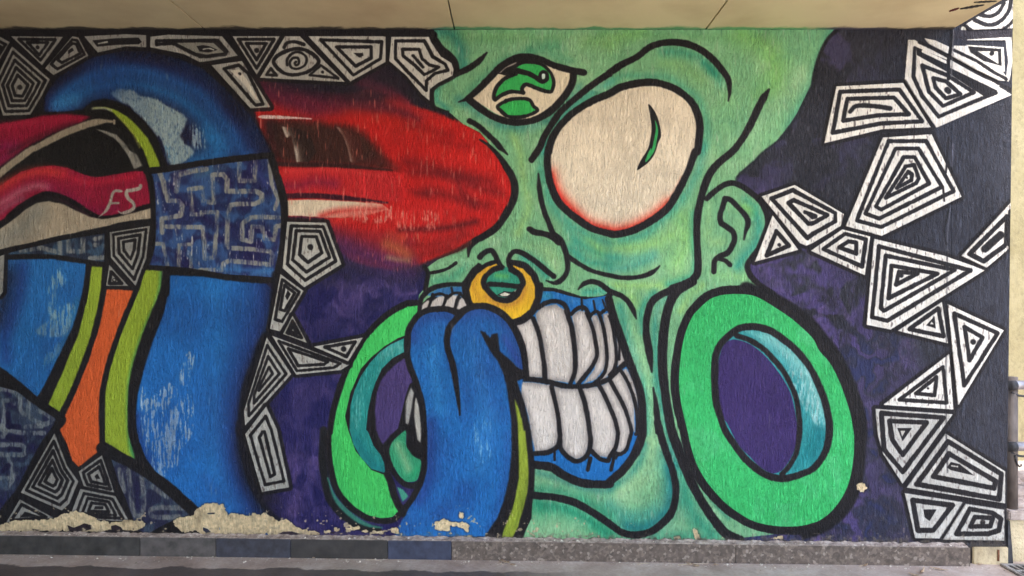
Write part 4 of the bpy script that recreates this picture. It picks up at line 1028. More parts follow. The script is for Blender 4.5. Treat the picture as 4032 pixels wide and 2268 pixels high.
# ---------------------------------------------------------------- flaked paint, bare render showing
PEEL = np.zeros((TH, TW), np.float32)
def peel(spec, rough=1.0):
    r = polymask(P(spec))
    if r is None: return
    m, x0, y0 = r
    pad = 14
    y0b, x0b = max(0, y0-pad), max(0, x0-pad)
    f = np.zeros((min(TH, y0+m.shape[0]+pad)-y0b, min(TW, x0+m.shape[1]+pad)-x0b), np.float32)
    f[y0-y0b:y0-y0b+m.shape[0], x0-x0b:x0-x0b+m.shape[1]] = m
    f = blur(f, 3, 3)
    h, w = f.shape
    n = BR2[y0b:y0b+h, x0b:x0b+w]
    f = np.clip((f-.5+n*.17*rough)*9+.5, 0, 1)
    v = PEEL[y0b:y0b+h, x0b:x0b+w]; np.maximum(v, f, out=v)
BR2 = norm(vnoise(7, 6)+.7*vnoise(16, 14)+.5*vnoise(3.2, 3))
for a in ("30 -900,930 0,955 100,925 200,915 400,915 500,900 600,862 720,832 800,850 900,885 950,925 1100,935 1220,915 1380,935 1390,975 1300,1022 1150,1010 1050,1012 900,1030 500,1020 200,1030 -900,1020",
          "30 1625,920 1750,888 1850,860 1875,800 1932,785 31 0,765 100,750 190,760 245,855 330,850 440,880 480,845 560,855 660,880 720,930 800,912 870,965 950,1010 1100,1022 1110,1062 700,1060 300,1062 0,1075 30 1850,1010 1750,1050 1690,1000",
          "31 1140,1010 1230,1012 1230,1042 1140,1040", "31 1230,985 1310,985 1290,1020 1240,1030", "31 1400,945 1430,990 1490,960 1485,1012 1400,1015", "31 1340,995 1400,990 1400,1030",
          "31 1490,1010 1570,1012 1565,1040 1490,1040", "31 1600,1015 1720,1025 1710,1048 1610,1040", "31 1775,1010 1820,985 1862,1000 1858,1050 1810,1060",
          "32 270,940 350,900 420,922 500,938 592,950 592,1045 545,1000 480,985 425,970 400,1020 310,1025 280,985", "32 500,848 545,842 540,905 512,918", "32 405,1025 470,1030 440,1050",
          "33 600,1078 690,1080 680,1100 600,1098", "33 800,1025 830,1020 855,1080 850,1112 800,1105", "33 1035,1075 1100,1080 1100,1098 1030,1095", "33 1530,1092 1600,1065 1662,1060 1650,1095 1560,1108", "33 1195,1065 1215,1080 1195,1092", "33 1380,1085 1430,1085 1420,1095",
          "34 395,610 430,590 480,600 492,650 460,682 415,675"):
    peel(a)
for a in ("30 640,965 700,990 760,968 800,948 870,965 882,1000 800,1022 660,1022", "30 1055,975 1100,962 1150,985 1172,1018 1060,1012", "31 0,985 45,1000 75,1030 30,1038 0,1012",
          "31 705,1055 760,1028 845,1025 925,1050 860,1068", "30 300,1000 380,1012 330,1024", "31 40,850 110,845 110,858 45,860", "31 1200,1035 1260,1025 1240,1050", "30 900,870 960,905 930,900"):
    r_ = polymask(P(a))
    if r_:
        m_, x_, y_ = r_; PEEL[y_:y_+m_.shape[0], x_:x_+m_.shape[1]] *= 1-m_
        comp(m_, x_, y_, (52, 40, 46), .8)
pz_ = blur(PEEL, 2)
edge_ = np.clip(pz_-PEEL, 0, 1)
blend(edge_*1.8, (24, 20, 22), .6)
n_ = np.clip(.5+.16*BR2+.1*FINE, 0, 1)[..., None]
ply = np.array((224, 200, 156), np.float32)/255*(.84+.30*n_)
C += (ply-C)*PEEL[..., None]
blend(PEEL*np.clip(BLOT*.7-.9, 0, 1), (150, 130, 100), .6)
# a strip of grime and grit along the foot
foot = 2100+ (xx+420)/4430*44
gr = ss(-26, -2, yy-foot+BR2*9)
blend(gr, (112, 100, 88), .55)
blend(ss(-10, 0, yy-foot+BR2*6), (60, 54, 50), .6)
blend(ss(-60, -5, yy-foot+BR2*26)*np.clip(BR2-1.5, 0, 1)*3*(1-ss(1500, 2600, xx)*.9), (196, 176, 140), .8)

# ------------------------------------------------------------------ mural material
img = bpy.data.images.new("mural_paint", TW, TH, alpha=True, float_buffer=False)
img.alpha_mode = "CHANNEL_PACKED"
buf = np.ones((TH, TW, 4), np.float32)
buf[..., :3] = np.clip(C[::-1], 0, 1)
buf[..., 3] = 1-PEEL[::-1]*.9
img.pixels.foreach_set(buf.ravel())
img.update()
img.pack()

def mural_material():
    M = MB("mural_paint")
    tc = M.n("ShaderNodeTexCoord")
    im = M.n("ShaderNodeTexImage"); im.image = img; im.extension = 'EXTEND'; im.interpolation = 'Cubic'
    M.l(tc.outputs['UV'], im.inputs[0])
    # ribbed, trowelled render: long vertical drags with some slanted ones
    mp = M.n("ShaderNodeMapping"); mp.inputs['Scale'].default_value = (1, 1, .13)
    M.l(tc.outputs['Object'], mp.inputs[0])
    warp = M.noise(tc.outputs['Object'], 9, 2)
    wv = M.n("ShaderNodeVectorMath", operation='ADD')
    M.l(mp.outputs[0], wv.inputs[0])
    sc = M.n("ShaderNodeVectorMath", operation='SCALE'); sc.inputs[3].default_value = 0.025
    M.l(M.n("ShaderNodeCombineXYZ").outputs[0], sc.inputs[0])
    cb_ = sc.inputs[0].links[0].from_node
    M.l(warp, cb_.inputs[0]); M.l(sc.outputs[0], wv.inputs[1])
    mp2 = M.n("ShaderNodeMapping"); mp2.inputs['Scale'].default_value = (1, 1, .32); mp2.inputs['Rotation'].default_value = (0, .30, 0)
    M.l(tc.outputs['Object'], mp2.inputs[0])
    mp3 = M.n("ShaderNodeMapping"); mp3.inputs['Scale'].default_value = (1, 1, .26); mp3.inputs['Rotation'].default_value = (0, -.18, 0)
    M.l(tc.outputs['Object'], mp3.inputs[0])
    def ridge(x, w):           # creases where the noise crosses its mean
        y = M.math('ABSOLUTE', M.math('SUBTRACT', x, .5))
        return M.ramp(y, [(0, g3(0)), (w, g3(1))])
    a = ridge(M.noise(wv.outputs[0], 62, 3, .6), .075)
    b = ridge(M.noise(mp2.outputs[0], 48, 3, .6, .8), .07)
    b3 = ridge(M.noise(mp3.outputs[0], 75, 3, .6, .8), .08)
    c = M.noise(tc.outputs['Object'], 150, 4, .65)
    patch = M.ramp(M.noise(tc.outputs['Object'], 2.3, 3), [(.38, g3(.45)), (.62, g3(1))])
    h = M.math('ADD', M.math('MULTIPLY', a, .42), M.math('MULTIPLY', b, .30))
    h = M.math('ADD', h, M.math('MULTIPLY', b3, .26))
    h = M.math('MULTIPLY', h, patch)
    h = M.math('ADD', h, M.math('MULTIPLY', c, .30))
    h2 = M.math('ADD', h, M.math('MULTIPLY', im.outputs[1], .35))
    low = M.noise(tc.outputs['Object'], 3.5, 3)
    nb = M.bump(h2, 1.0, .0125)
    nb = M.bump(low, .5, .012, nb)
    # relief shade put into the colour: creases darkened, crests slightly lightened
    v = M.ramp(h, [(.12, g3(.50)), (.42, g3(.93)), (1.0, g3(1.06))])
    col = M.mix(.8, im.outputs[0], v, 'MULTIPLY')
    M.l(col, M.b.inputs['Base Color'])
    M.l(nb, M.b.inputs['Normal'])
    rr = M.ramp(M.noise(tc.outputs['Object'], 14, 3), [(.3, g3(.5)), (.7, g3(.68))])
    M.l(rr, M.b.inputs['Roughness'])
    M.b.inputs['Specular IOR Level'].default_value = .25
    return M.m
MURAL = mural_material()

def uv_from_xz(o):
    me = o.data
    uv = me.uv_layers.new(name="UVMap")
    for lp in me.loops:
        co = me.vertices[lp.vertex_index].co
        u = co.x/S + 2016; v = 1134 - (co.z-ZC)/S
        uv.data[lp.index].uv = ((u-U0)/(U1-U0), 1-(v-V0)/(V1-V0))

WX0, WJ, WX1 = -420, 3748, 3985
def foot_v(u): return 2112 + (u/4032.0)*52          # top of plinth line, in units
# ================================================================== MURAL WALL
wall = empty("mural_wall", (0, 0, 0))
tag(wall, "long plastered wall covered by a colourful graffiti mural of a green face", "wall")
bm = bmesh.new()
vs = box(bm, X(-1600), X(WJ)-.0015, 0, .24, -.1, Z(60))
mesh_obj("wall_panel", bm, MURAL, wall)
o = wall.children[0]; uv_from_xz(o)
bm = bmesh.new()
# the pier runs up past the soffit; its right edge leans a little
xs_t, xs_b = X(3992), X(3962)
vv = [(X(WJ)+.0015, .002), ]
f = [(X(WJ)+.0015, -.1), (X(3960), -.1), (X(3963), Z(2150)), (X(3973), Z(1400)), (X(3983), Z(600)), (X(3990), Z(0)), (X(3992), Z(-1100)), (X(WJ)+.0015, Z(-1100))]
f = [(x_, z_) for x_, z_ in f]
a_ = [bm.verts.new((x_, .002, z_)) for x_, z_ in f]; b_ = [bm.verts.new((x_, .03, z_)) for x_, z_ in f]
bm.faces.new(a_); bm.faces.new(b_[::-1])
for i in range(len(f)): bm.faces.new((a_[i], b_[i], b_[(i+1) % len(f)], a_[(i+1) % len(f)]))
bmesh.ops.recalc_face_normals(bm, faces=bm.faces)
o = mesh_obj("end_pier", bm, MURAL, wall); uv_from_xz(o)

# each painted figure is a thin skin of paint lying on the render
def film(name, pts, level, label):
    global FI
    FI += 1; y = -0.0003 - FI*2.2e-5
    bm = bmesh.new()
    p2 = []
    for p in pts:
        q = (X(p[0]), Z(p[1]))
        if not p2 or (abs(q[0]-p2[-1][0])+abs(q[1]-p2[-1][1])) > .001: p2.append(q)
    vs = [bm.verts.new((a, y, b)) for a, b in p2]
    try: fc = bm.faces.new(vs)
    except ValueError:
        bm.free(); return
    bm.normal_update()
    if fc.normal.y > 0: fc.normal_flip()
    bmesh.ops.triangulate(bm, faces=bm.faces[:])
    for co, no in (((0, 0, Z(117.5)), (0, 0, 1)), ((X(-420), 0, 0), (-1, 0, 0)), ((0, 0, Z(2150)), (0, 0, -1)), ((X(3962), 0, 0), (1, 0, 0))):
        if name == 'painted_shard' and no == (0, 0, 1) and min(p[1] for p in pts) < 60: continue
        bmesh.ops.bisect_plane(bm, geom=bm.verts[:]+bm.edges[:]+bm.faces[:], plane_co=co, plane_no=no, clear_outer=True)
    if not bm.faces: bm.free(); return
    for fa in bm.faces:
        fa.normal_update()
        if fa.normal.y > 0: fa.normal_flip()
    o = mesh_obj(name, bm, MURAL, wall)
    uv_from_xz(o)
    if label: o["label"] = label
LABELS = {'painted_head': 'green painted head with black contours', 'painted_small_eye': 'small painted eye with a green iris', 'painted_large_eye': 'large cream painted eye reddened along its rim',
          'painted_nose_ring': 'golden painted nose ring', 'painted_tongue': 'blue painted tongue hanging out of the mouth', 'painted_red_form': 'red painted form fading into purple',
          'painted_blue_arch': 'blue painted arch shaded to black', 'painted_orange_strip': 'orange painted strip', 'painted_red_wave': 'crimson painted wave with two pale letters'}
seen = set(); FI = 0
for nm, pts, lv, lb_ in PARTS:
    if max(p[0] for p in pts) < -400: continue
    film(nm, pts, lv, lb_ or (LABELS.get(nm) if nm not in seen else None)); seen.add(nm)

# ================================================================== SOFFIT
def soffit_material():
    M = MB("soffit_board")
    tc = M.n("ShaderNodeTexCoord"); ob = tc.outputs['Object']
    geo = M.n("ShaderNodeNewGeometry")
    sx = M.n("ShaderNodeSeparateXYZ"); M.l(ob, sx.inputs[0])
    n1 = M.noise(ob, 2.2, 4); n2 = M.noise(ob, 40, 4); n3 = M.noise(ob, 260, 2)
    base = M.ramp(n1, [(.28, lin((182, 164, 126))), (.6, lin((206, 192, 150)))])
    base = M.mix(.35, base, M.ramp(n3, [(.35, g3(.72)), (.65, g3(1.05))]), 'MULTIPLY')
    # overspray from the mural: green over the face, black elsewhere
    wob = M.math('MULTIPLY', M.math('SUBTRACT', M.noise(ob, 6, 4, .6), .53), .13)
    dist = M.math('ADD', M.math('MULTIPLY', sx.outputs[1], -1), wob)       # metres from the wall
    m = M.n("ShaderNodeMapRange"); m.inputs[1].default_value = .012; m.inputs[2].default_value = .035
    m.inputs[3].default_value = 1; m.inputs[4].default_value = 0; M.l(dist, m.inputs[0])
    fx = M.math('ADD', M.math('MULTIPLY', sx.outputs[0], 1/8.0), .5)
    pos = lambda u: X(u)/8.0+.5
    pc = M.ramp(fx, [(0, lin(K)), (pos(1690), lin(K)), (pos(1712), lin((30, 110, 100))), (pos(1780), lin((66, 140, 96))), (pos(3180), lin((70, 150, 90))), (pos(3290), lin((30, 32, 66))), (pos(3450), lin((30, 30, 60))), (pos(3500), lin(K))])
    base = M.mix(M.math('MULTIPLY', m.outputs[0], .92), base, pc)
    M.l(base, M.b.inputs['Base Color'])
    M.b.inputs['Roughness'].default_value = .75
    M.l(M.bump(M.math('ADD', n2, M.math('MULTIPLY', n3, .5)), .25, .002), M.b.inputs['Normal'])
    return M.m
SOF = soffit_material()
soffit = empty("soffit", (0, 0, Z(116)))
tag(soffit, "beige boarded soffit over the wall, with thin open seams between its boards", "ceiling")
zs = Z(116)
seams = [806-983*6, 806-983*5, 806-983*4, 806-983*3, 806-983*2, 806-983, 806, 1789, 2779, 3748]
YF = -3.66
rows = [-.0005, -1.83, -3.66]
def board(x0, x1, y0, y1, parent_loc):
    bm = bmesh.new()
    g = .0034
    box(bm, x0+g, x1-g, y1+g, y0, 0, .014)
    bmesh.ops.bevel(bm, geom=[e for e in bm.edges], offset=.0012, segments=1, affect='EDGES')
    return bm
for i in range(len(seams)-1):
    x0, x1 = X(seams[i]), X(seams[i+1])
    if i == len(seams)-2: x1 = X(3751)
    for j in range(2):
        bm = board(x0, x1, rows[j], rows[j+1], None)
        mesh_obj("board", bm, SOF, soffit)
M = MB("pit_shade"); M.b.inputs['Base Color'].default_value = (.02, .018, .015, 1); M.b.inputs['Roughness'].default_value = .9
DARK = M.m
bm = bmesh.new(); box(bm, X(seams[0]), X(3751), YF, -.0005, .0145, .30)
M = MB("slab_concrete")
n = M.noise(M.coord(), 6, 5)
M.l(M.ramp(n, [(.3, (.10, .09, .08)), (.7, (.16, .15, .13))]), M.b.inputs['Base Color']); M.b.inputs['Roughness'].default_value = .9
mesh_obj("deck_slab", bm, M.m, soffit)
# dark gouges burnt or scraped into the soffit near its end
M = MB("scorch"); M.b.inputs['Base Color'].default_value = (.012, .01, .008, 1); M.b.inputs['Roughness'].default_value = .9
SCO = M.m
M = MB("scorch_red"); M.b.inputs['Base Color'].default_value = (.09, .012, .01, 1); M.b.inputs['Roughness'].default_value = .9
SCR = M.m
def on_soffit(u, v):
    d_ = (zs-ZC)*DIST/((1134-v)*S)          # depth from the camera
    return ((u-2016)*S*d_/DIST, d_-DIST)
def gouge(u0, v0, u1, v1, w, mat):
    a = Vector(on_soffit(u0, v0)); b = Vector(on_soffit(u1, v1)); dv = (b-a); n_ = Vector((-dv.y, dv.x)).normalized()
    bm = bmesh.new(); N = 14
    L = []; Rr = []
    for k in range(N+1):
        t = k/N; p = a+dv*t
        ww = w*(math.sin(math.pi*min(1, t*.9+.06))**.8)*(1+.25*math.sin(k*2.1))
        L.append(bm.verts.new((p.x+n_.x*ww, p.y+n_.y*ww, 0))); Rr.append(bm.verts.new((p.x-n_.x*ww, p.y-n_.y*ww, 0)))
    for k in range(N): bm.faces.new((L[k], Rr[k], Rr[k+1], L[k+1]))
    bmesh.ops.recalc_face_normals(bm, faces=bm.faces)
    r = bmesh.ops.extrude_face_region(bm, geom=bm.faces[:])
    bmesh.ops.translate(bm, verts=[e for e in r['geom'] if isinstance(e, bmesh.types.BMVert)], vec=(0, 0, -.003))
    return bm
for q in ((3738, 44, 3776, 30, .010, SCR), (3780, 34, 3876, 18, .013, SCO), (3835, 8, 3925, 3, .009, SCO)):
    mesh_obj("scorch_mark", gouge(*q), q[5], soffit, loc=(0, 0, 0))

# ================================================================== PLINTH
def granite(name, tint, blotch, amt):
    M = MB(name)
    ob = M.coord()
    v = M.n("ShaderNodeTexVoronoi"); v.inputs['Scale'].default_value = 85; M.l(ob, v.inputs['Vector'])
    s = M.n("ShaderNodeSeparateColor"); M.l(v.outputs['Color'], s.inputs[0])
    g = M.ramp(s.outputs[0], [(.0, lin((56, 47, 41))), (.4, lin((80, 69, 61))), (.7, lin((108, 95, 84))), (.93, lin((150, 138, 126)))], 'CONSTANT')
    g = M.mix(.5, g, M.ramp(M.noise(ob, 22, 6, .7), [(.3, lin((52, 45, 39))), (.7, lin((126, 111, 99)))]))
    m = M.ramp(M.noise(M.coord((1, 1, .5)), 6, 5, .65), [(.5-amt*.5+.0, g3(1)), (.5-amt*.5+.12+.2*(1-amt), g3(0))]) if amt < 1 else None
    pn = M.ramp(M.noise(ob, 18, 5, .6), [(.3, lin(tint)), (.72, lin(blotch))])
    col = pn if m is None else M.mix(m, pn, g)
    if amt == 0: col = g
    M.l(col, M.b.inputs['Base Color'])
    M.l(M.ramp(M.noise(ob, 25, 4), [(.3, g3(.35)), (.7, g3(.65))]), M.b.inputs['Roughness'])
    M.l(M.bump(M.noise(ob, 90, 4), .3, .002), M.b.inputs['Normal'])
    return M.m
GRAN = granite("speckled_granite", (90, 80, 76), (120, 110, 104), 0)
slabs = [(-1700, -330, granite("granite_black_paint", (30, 30, 28), (70, 68, 64), 1)), (-330, 551, granite("granite_black_paint_two", (30, 30, 28), (66, 63, 60), 1)),
         (551, 850, granite("granite_grey_wash", (48, 46, 44), (92, 86, 83), 1)), (850, 1144, granite("granite_navy_paint", (30, 30, 34), (62, 63, 76), 1)),
         (1144, 1527, granite("granite_black_wash", (30, 28, 27), (54, 50, 48), 1)), (1527, 1778, granite("granite_blue_paint", (26, 31, 48), (56, 62, 84), 1)),
         (1778, 2897, GRAN), (2897, 3822, GRAN)]
plinth = empty("granite_plinth", (0, 0, 0))
tag(plinth, "low granite plinth of slabs along the foot of the mural, partly painted black and blue", "plinth")
PY = -.042
kp = (DIST+PY)/DIST
def top_v(u): return 2096 + (u/4032.0)*50
for a, b, m in slabs:
    bm = bmesh.new()
    x0, x1 = X(a)*kp+.0008, X(b)*kp-.0008
    n = 10
    for k in range(n):
        pass
    vs = box(bm, x0, x1, PY, -.004, 0, 1)
    for v in vs:
        u = v.co.x/kp/S+2016
        zt = Z(top_v(u)+2); 
        v.co.z = zt if v.co.z > .5 else zt-.115
    bmesh.ops.bevel(bm, geom=[e for e in bm.edges], offset=.0022, segments=2, affect='EDGES')
    mesh_obj("slab", bm, m, plinth)
# crumbly mortar bed lying on the slabs
M = MB("old_mortar")
ob = M.coord()
M.l(M.ramp(M.noise(ob, 26, 6, .7), [(.3, lin((92, 80, 74))), (.5, lin((150, 136, 126))), (.72, lin((196, 184, 172)))]), M.b.inputs['Base Color'])
M.b.inputs['Roughness'].default_value = .95
M.l(M.bump(M.noise(ob, 120, 5, .7), .8, .004), M.b.inputs['Normal'])
MORTAR = M.m
bm = bmesh.new(); N = 560
la = []; 
for k in range(N+1):
    u = -1600+(3815+1600)*k/N
    zt = Z(top_v(u)+2)
    e = .0022*math.sin(u*.07)+.0018*random.uniform(-1, 1)
    la.append([bm.verts.new((X(u)*kp, PY+.003+abs(e)*1.2, zt-.004)), bm.verts.new((X(u)*kp, PY+.004+abs(e), zt+.003+e*.5)), bm.verts.new((X(u)*kp, -.018, zt+.005+random.uniform(-.002, .002))), bm.verts.new((X(u)*kp, -.004, zt+.010+e+random.uniform(-.002, .002))), bm.verts.new((X(u)*kp, -.002, zt-.01))])
for a, b in zip(la, la[1:]):
    for i in range(4): bm.faces.new((a[i], b[i], b[i+1], a[i+1]))
bmesh.ops.recalc_face_normals(bm, faces=bm.faces)
mesh_obj("mortar_bed", bm, MORTAR, plinth)

# ================================================================== GROUND
def ground_z(x): return Z(2181+ (x/S+2016)/3822*48) if True else 0
GA = (ground_z(2.0)-ground_z(-2.0))/4.0; G0 = ground_z(0.0) + .0135
def gz(x): return G0 + GA*max(-4.0, min(4.0, x))
M = MB("pavement")
tc = M.n("ShaderNodeTexCoord"); ob = tc.outputs['Object']
sx = M.n("ShaderNodeSeparateXYZ"); M.l(ob, sx.inputs[0])
n1 = M.noise(ob, 5, 6, .65); n2 = M.noise(ob, 70, 5, .7)
base = M.ramp(n1, [(.28, lin((146, 128, 116))), (.55, lin((182, 166, 154))), (.78, lin((204, 192, 182)))])
base = M.mix(.5, base, M.ramp(n2, [(.3, g3(.62)), (.6, g3(1.05))]), 'MULTIPLY')
base = M.mix(.1, base, lin((96, 88, 84)))
far = M.n("ShaderNodeMapRange"); far.inputs[1].default_value = -3.2; far.inputs[2].default_value = -3.8; M.l(sx.outputs[1], far.inputs[0])  # unseen paving made paler to bounce light onto soffit and wall
base = M.mix(far.outputs[0], base, M.ramp(n1, [(.3, lin((186, 178, 166))), (.7, lin((206, 198, 186)))]))
# damp, dirty crust that begins a hand's breadth from the plinth
wob = M.math('MULTIPLY', M.math('SUBTRACT', M.noise(ob, 4.5, 5, .6), .5), .16)
dist = M.math('ADD', M.math('MULTIPLY', sx.outputs[1], -1), wob)
mr = M.n("ShaderNodeMapRange"); mr.inputs[1].default_value = .175; mr.inputs[2].default_value = .186; M.l(dist, mr.inputs[0])
mx = M.n("ShaderNodeMapRange"); mx.inputs[1].default_value = -.1; mx.inputs[2].default_value = .45; mx.inputs[3].default_value = 1; mx.inputs[4].default_value = 0
M.l(sx.outputs[0], mx.inputs[0])
damp = M.math('MULTIPLY', mr.outputs[0], mx.outputs[0])
base = M.mix(M.math('MULTIPLY', damp, .9), base, M.ramp(n1, [(.3, lin((62, 56, 54))), (.7, lin((86, 78, 76)))]))
M.l(base, M.b.inputs['Base Color'])
M.l(M.ramp(damp, [(0, g3(.9)), (1, g3(.6))]), M.b.inputs['Roughness'])
M.l(M.bump(M.math('ADD', n2, M.math('MULTIPLY', n1, 2.)), .6, .005), M.b.inputs['Normal'])
PAVE = M.m
bm = bmesh.new()
xs = [-60, -12, -4]+[x*.25 for x in range(-15, 17)]+[12, 60]
ys = [-60, -10, -3, -1, -.5, -.2, .0, .3, 1, 5, 40]
grid = [[bm.verts.new((x, y, gz(x))) for x in xs] for y in ys]
for j in range(len(ys)-1):
    for i in range(len(xs)-1): bm.faces.new((grid[j][i], grid[j][i+1], grid[j+1][i+1], grid[j+1][i]))
o = mesh_obj("pavement", bm, PAVE); o["kind"] = "structure"

# ================================================================== BLOCK BELOW THE PIER, RUSTY PIPE
def rough_plaster(name, c0, c1, stain=None, scale=1.0, bump=.008):
    M = MB(name)
    ob = M.coord()
    n1 = M.noise(ob, 3*scale, 5, .6); n2 = M.noise(M.coord((1, 1, .7)), 38*scale, 6, .65)
    col = M.ramp(n1, [(.3, lin(c0)), (.7, lin(c1))])
    col = M.mix(.55, col, M.ramp(n2, [(.34, g3(.62)), (.5, g3(.98)), (.7, g3(1.05))]), 'MULTIPLY')
    if stain: col = M.mix(M.ramp(M.noise(M.coord((1, 1, .4)), 8, 5), [(.55, g3(0)), (.75, g3(.6))]), col, lin(stain))
    M.l(col, M.b.inputs['Base Color']); M.b.inputs['Roughness'].default_value = .92
    M.l(M.bump(n2, .9, bump), M.b.inputs['Normal'])
    return M.m
CREAMP = rough_plaster("weathered_cream_render", (160, 144, 112), (200, 184, 150), (104, 94, 82), 1.6, .012)
YEL = rough_plaster("yellow_rough_render", (112, 103, 72), (128, 120, 92), (92, 84, 62))
GREYP = rough_plaster("dirty_grey_render", (92, 84, 80), (140, 130, 124), (60, 54, 52))
foot_t = empty("pier_footing", (X(3880), -.005, 0))
tag(foot_t, "weathered cream footing block under the right end of the mural, with a rusty pipe stub", "footing")
def wp(o):   # children authored in world coordinates
    o.location = -o.parent.location; return o
bm = bmesh.new(); box(bm, X(3826), X(3965), -.012, .0015, -.12, Z(2152)); bmesh.ops.bevel(bm, geom=bm.edges[:], offset=.004, segments=2, affect='EDGES')
wp(mesh_obj("footing_block", bm, CREAMP, foot_t))
M = MB("rust"); M.l(M.ramp(M.noise(M.coord(), 60, 5), [(.3, lin((70, 40, 26))), (.7, lin((132, 88, 60)))]), M.b.inputs['Base Color']); M.b.inputs['Roughness'].default_value = .85
RUST = M.m
bm = bmesh.new(); tube(bm, [(X(3922), -.017, Z(2160)), (X(3923), -.017, Z(2185)), (X(3922), -.017, Z(2204))], .0045, 10)
wp(mesh_obj("rusty_pipe", bm, RUST, foot_t, True))

# low side wall with coping behind the pier
side = empty("low_side_wall", (2.9, .5, 0))
tag(side, "low rough yellow wall with pale coping and dark foot behind the mural's right end", "wall")
SD = .031
ks = (DIST+SD)/DIST
def XB(u, y=SD): return (u-2016)*S*(DIST+y)/DIST
def ZB(v, y=SD): return ZC + (1134-v)*S*(DIST+y)/DIST
bm = bmesh.new(); box(bm, X(3966), 6.5, SD, SD+.5, -.15, ZB(2046)); wp(mesh_obj("wall_face", bm, CREAMP, side))
bm = bmesh.new(); box(bm, X(3981), 6.52, SD-.02, SD+.52, ZB(2046)+.001, ZB(2008)); bmesh.ops.bevel(bm, geom=bm.edges[:], offset=.006, segments=2, affect='EDGES')
M = MB("coping_stone"); M.l(M.ramp(M.noise(M.coord(), 30, 5, .7), [(.3, lin((118, 104, 96))), (.7, lin((176, 164, 154)))]), M.b.inputs['Base Color']); M.b.inputs['Roughness'].default_value = .9
M.l(M.bump(M.noise(M.coord(), 80, 4), .5, .003), M.b.inputs['Normal'])
COP = M.m
wp(mesh_obj("coping", bm, COP, side))
# dark strip painted on the return of the wall, next to the pier
M = MB("old_dark_paint"); M.l(M.ramp(M.noise(M.coord(), 30, 5), [(.35, lin((26, 26, 29))), (.7, lin((60, 60, 64)))]), M.b.inputs['Base Color']); M.b.inputs['Roughness'].default_value = .7
DPAINT = M.m
bm = bmesh.new()
f = [(X(3967.5), -.1), (X(3992), -.1), (X(3984), Z(2160)), (X(3975), Z(2050)), (X(3967.5), Z(2050))]
a_ = [bm.verts.new((x_, -.003, z_)) for x_, z_ in f]; b_ = [bm.verts.new((x_, .029, z_)) for x_, z_ in f]
bm.faces.new(a_); bm.faces.new(b_[::-1])
for i in range(len(f)): bm.faces.new((a_[i], b_[i], b_[(i+1) % len(f)], a_[(i+1) % len(f)]))
bmesh.ops.recalc_face_normals(bm, faces=bm.faces)
wp(mesh_obj("dark_buttress", bm, DPAINT, side))

# stones heaped on the low wall
M = MB("pale_stone"); ob = M.coord()
M.l(M.ramp(M.noise(ob, 14, 5), [(.3, lin((110, 94, 86))), (.65, lin((178, 164, 154)))]), M.b.inputs['Base Color']); M.b.inputs['Roughness'].default_value = .8
M.l(M.bump(M.noise(ob, 30, 4), .5, .006), M.b.inputs['Normal'])
STONE = M.m
from mathutils import noise as mnoise
def stone(r, seed):
    bm = bmesh.new(); bmesh.ops.create_icosphere(bm, subdivisions=3, radius=1)
    for v in bm.verts:
        k = 1+.22*mnoise.noise(v.co*1.3+Vector((seed, seed*2, 0)))+.06*mnoise.noise(v.co*4+Vector((seed, 0, 5)))
        v.co = Vector((v.co.x*r[0], v.co.y*r[1], v.co.z*r[2]))*k
    return bm
ST = [(3996, 1985, .36, (.05, .05, .034)), (4040, 1975, .37, (.062, .05, .04)), (4010, 1940, .40, (.056, .05, .032)), (4058, 1925, .42, (.06, .05, .036)), (3992, 1902, .50, (.05, .05, .034)), (4030, 1880, .52, (.06, .05, .034)), (4100, 1970, .38, (.07, .06, .05)), (4110, 1900, .5, (.07, .06, .05)), (4170, 1960, .4, (.07, .06, .05)), (4240, 1965, .4, (.07, .06, .045))]
stl = ["flat pale stone lowest and nearest the pipe post", "rounded pinkish stone low on the coping at the photo's right edge", "flat pale stone on the second layer of the heap", "pale stone on the heap's second layer at the photo's edge",
       "pale stone near the top of the heap, beside the post", "topmost pale stone in view on the low wall", "large pale stone on the coping just past the frame", "large pale stone behind the heap past the frame", "rounded stone further along the coping", "last rounded stone along the coping"]
for i, (u, v, y, r) in enumerate(ST):
    y -= .25
    o = mesh_obj("stone", stone(r, i*3.1), STONE, None, True, (XB(u, y), y, ZB(v, y)))
    o.rotation_euler = (random.uniform(-.2, .2), random.uniform(-.2, .2), random.uniform(0, 3))
    tag(o, stl[i], "stone", "stones heaped on the low wall")

# yellow building behind
yb = empty("yellow_building", (4.2, 2.4, 0))
tag(yb, "yellow rough-rendered building wall behind the right end of the mural", "building")
bm = bmesh.new(); box(bm, 1.2, 9, 2.2, 2.5, -.2, 6.5); wp(mesh_obj("rendered_wall", bm, YEL, yb))

# ================================================================== PIPE RAILS
M = MB("galvanised_pipe"); ob = M.coord()
M.l(M.ramp(M.noise(ob, 20, 4), [(.3, lin((112, 108, 110))), (.7, lin((160, 158, 162)))]), M.b.inputs['Base Color']); M.b.inputs['Metallic'].default_value = .55; M.b.inputs['Roughness'].default_value = .38
GALV = M.m
M = MB("grey_painted_post"); ob = M.coord((1, 1, .4))
M.l(M.ramp(M.noise(ob, 30, 5), [(.3, lin((66, 58, 54))), (.7, lin((102, 92, 86)))]), M.b.inputs['Base Color']); M.b.inputs['Roughness'].default_value = .6
POST = M.m
rail = empty("pipe_railing", (XB(3990, .06), .06, ZB(2008)))
tag(rail, "grey pipe railing with two horizontal rails standing behind the mural's right edge", "railing")
YP = .06
def pipe_h(v, r):
    bm = bmesh.new(); z = ZB(v, YP-.02)
    y = YP-.02
    tube(bm, [(XB(3974, y), y, z), (XB(3990, y), y, z), (5.8, y, z)], r, 20)
    return wp(mesh_obj("rail", bm, GALV, rail, True))
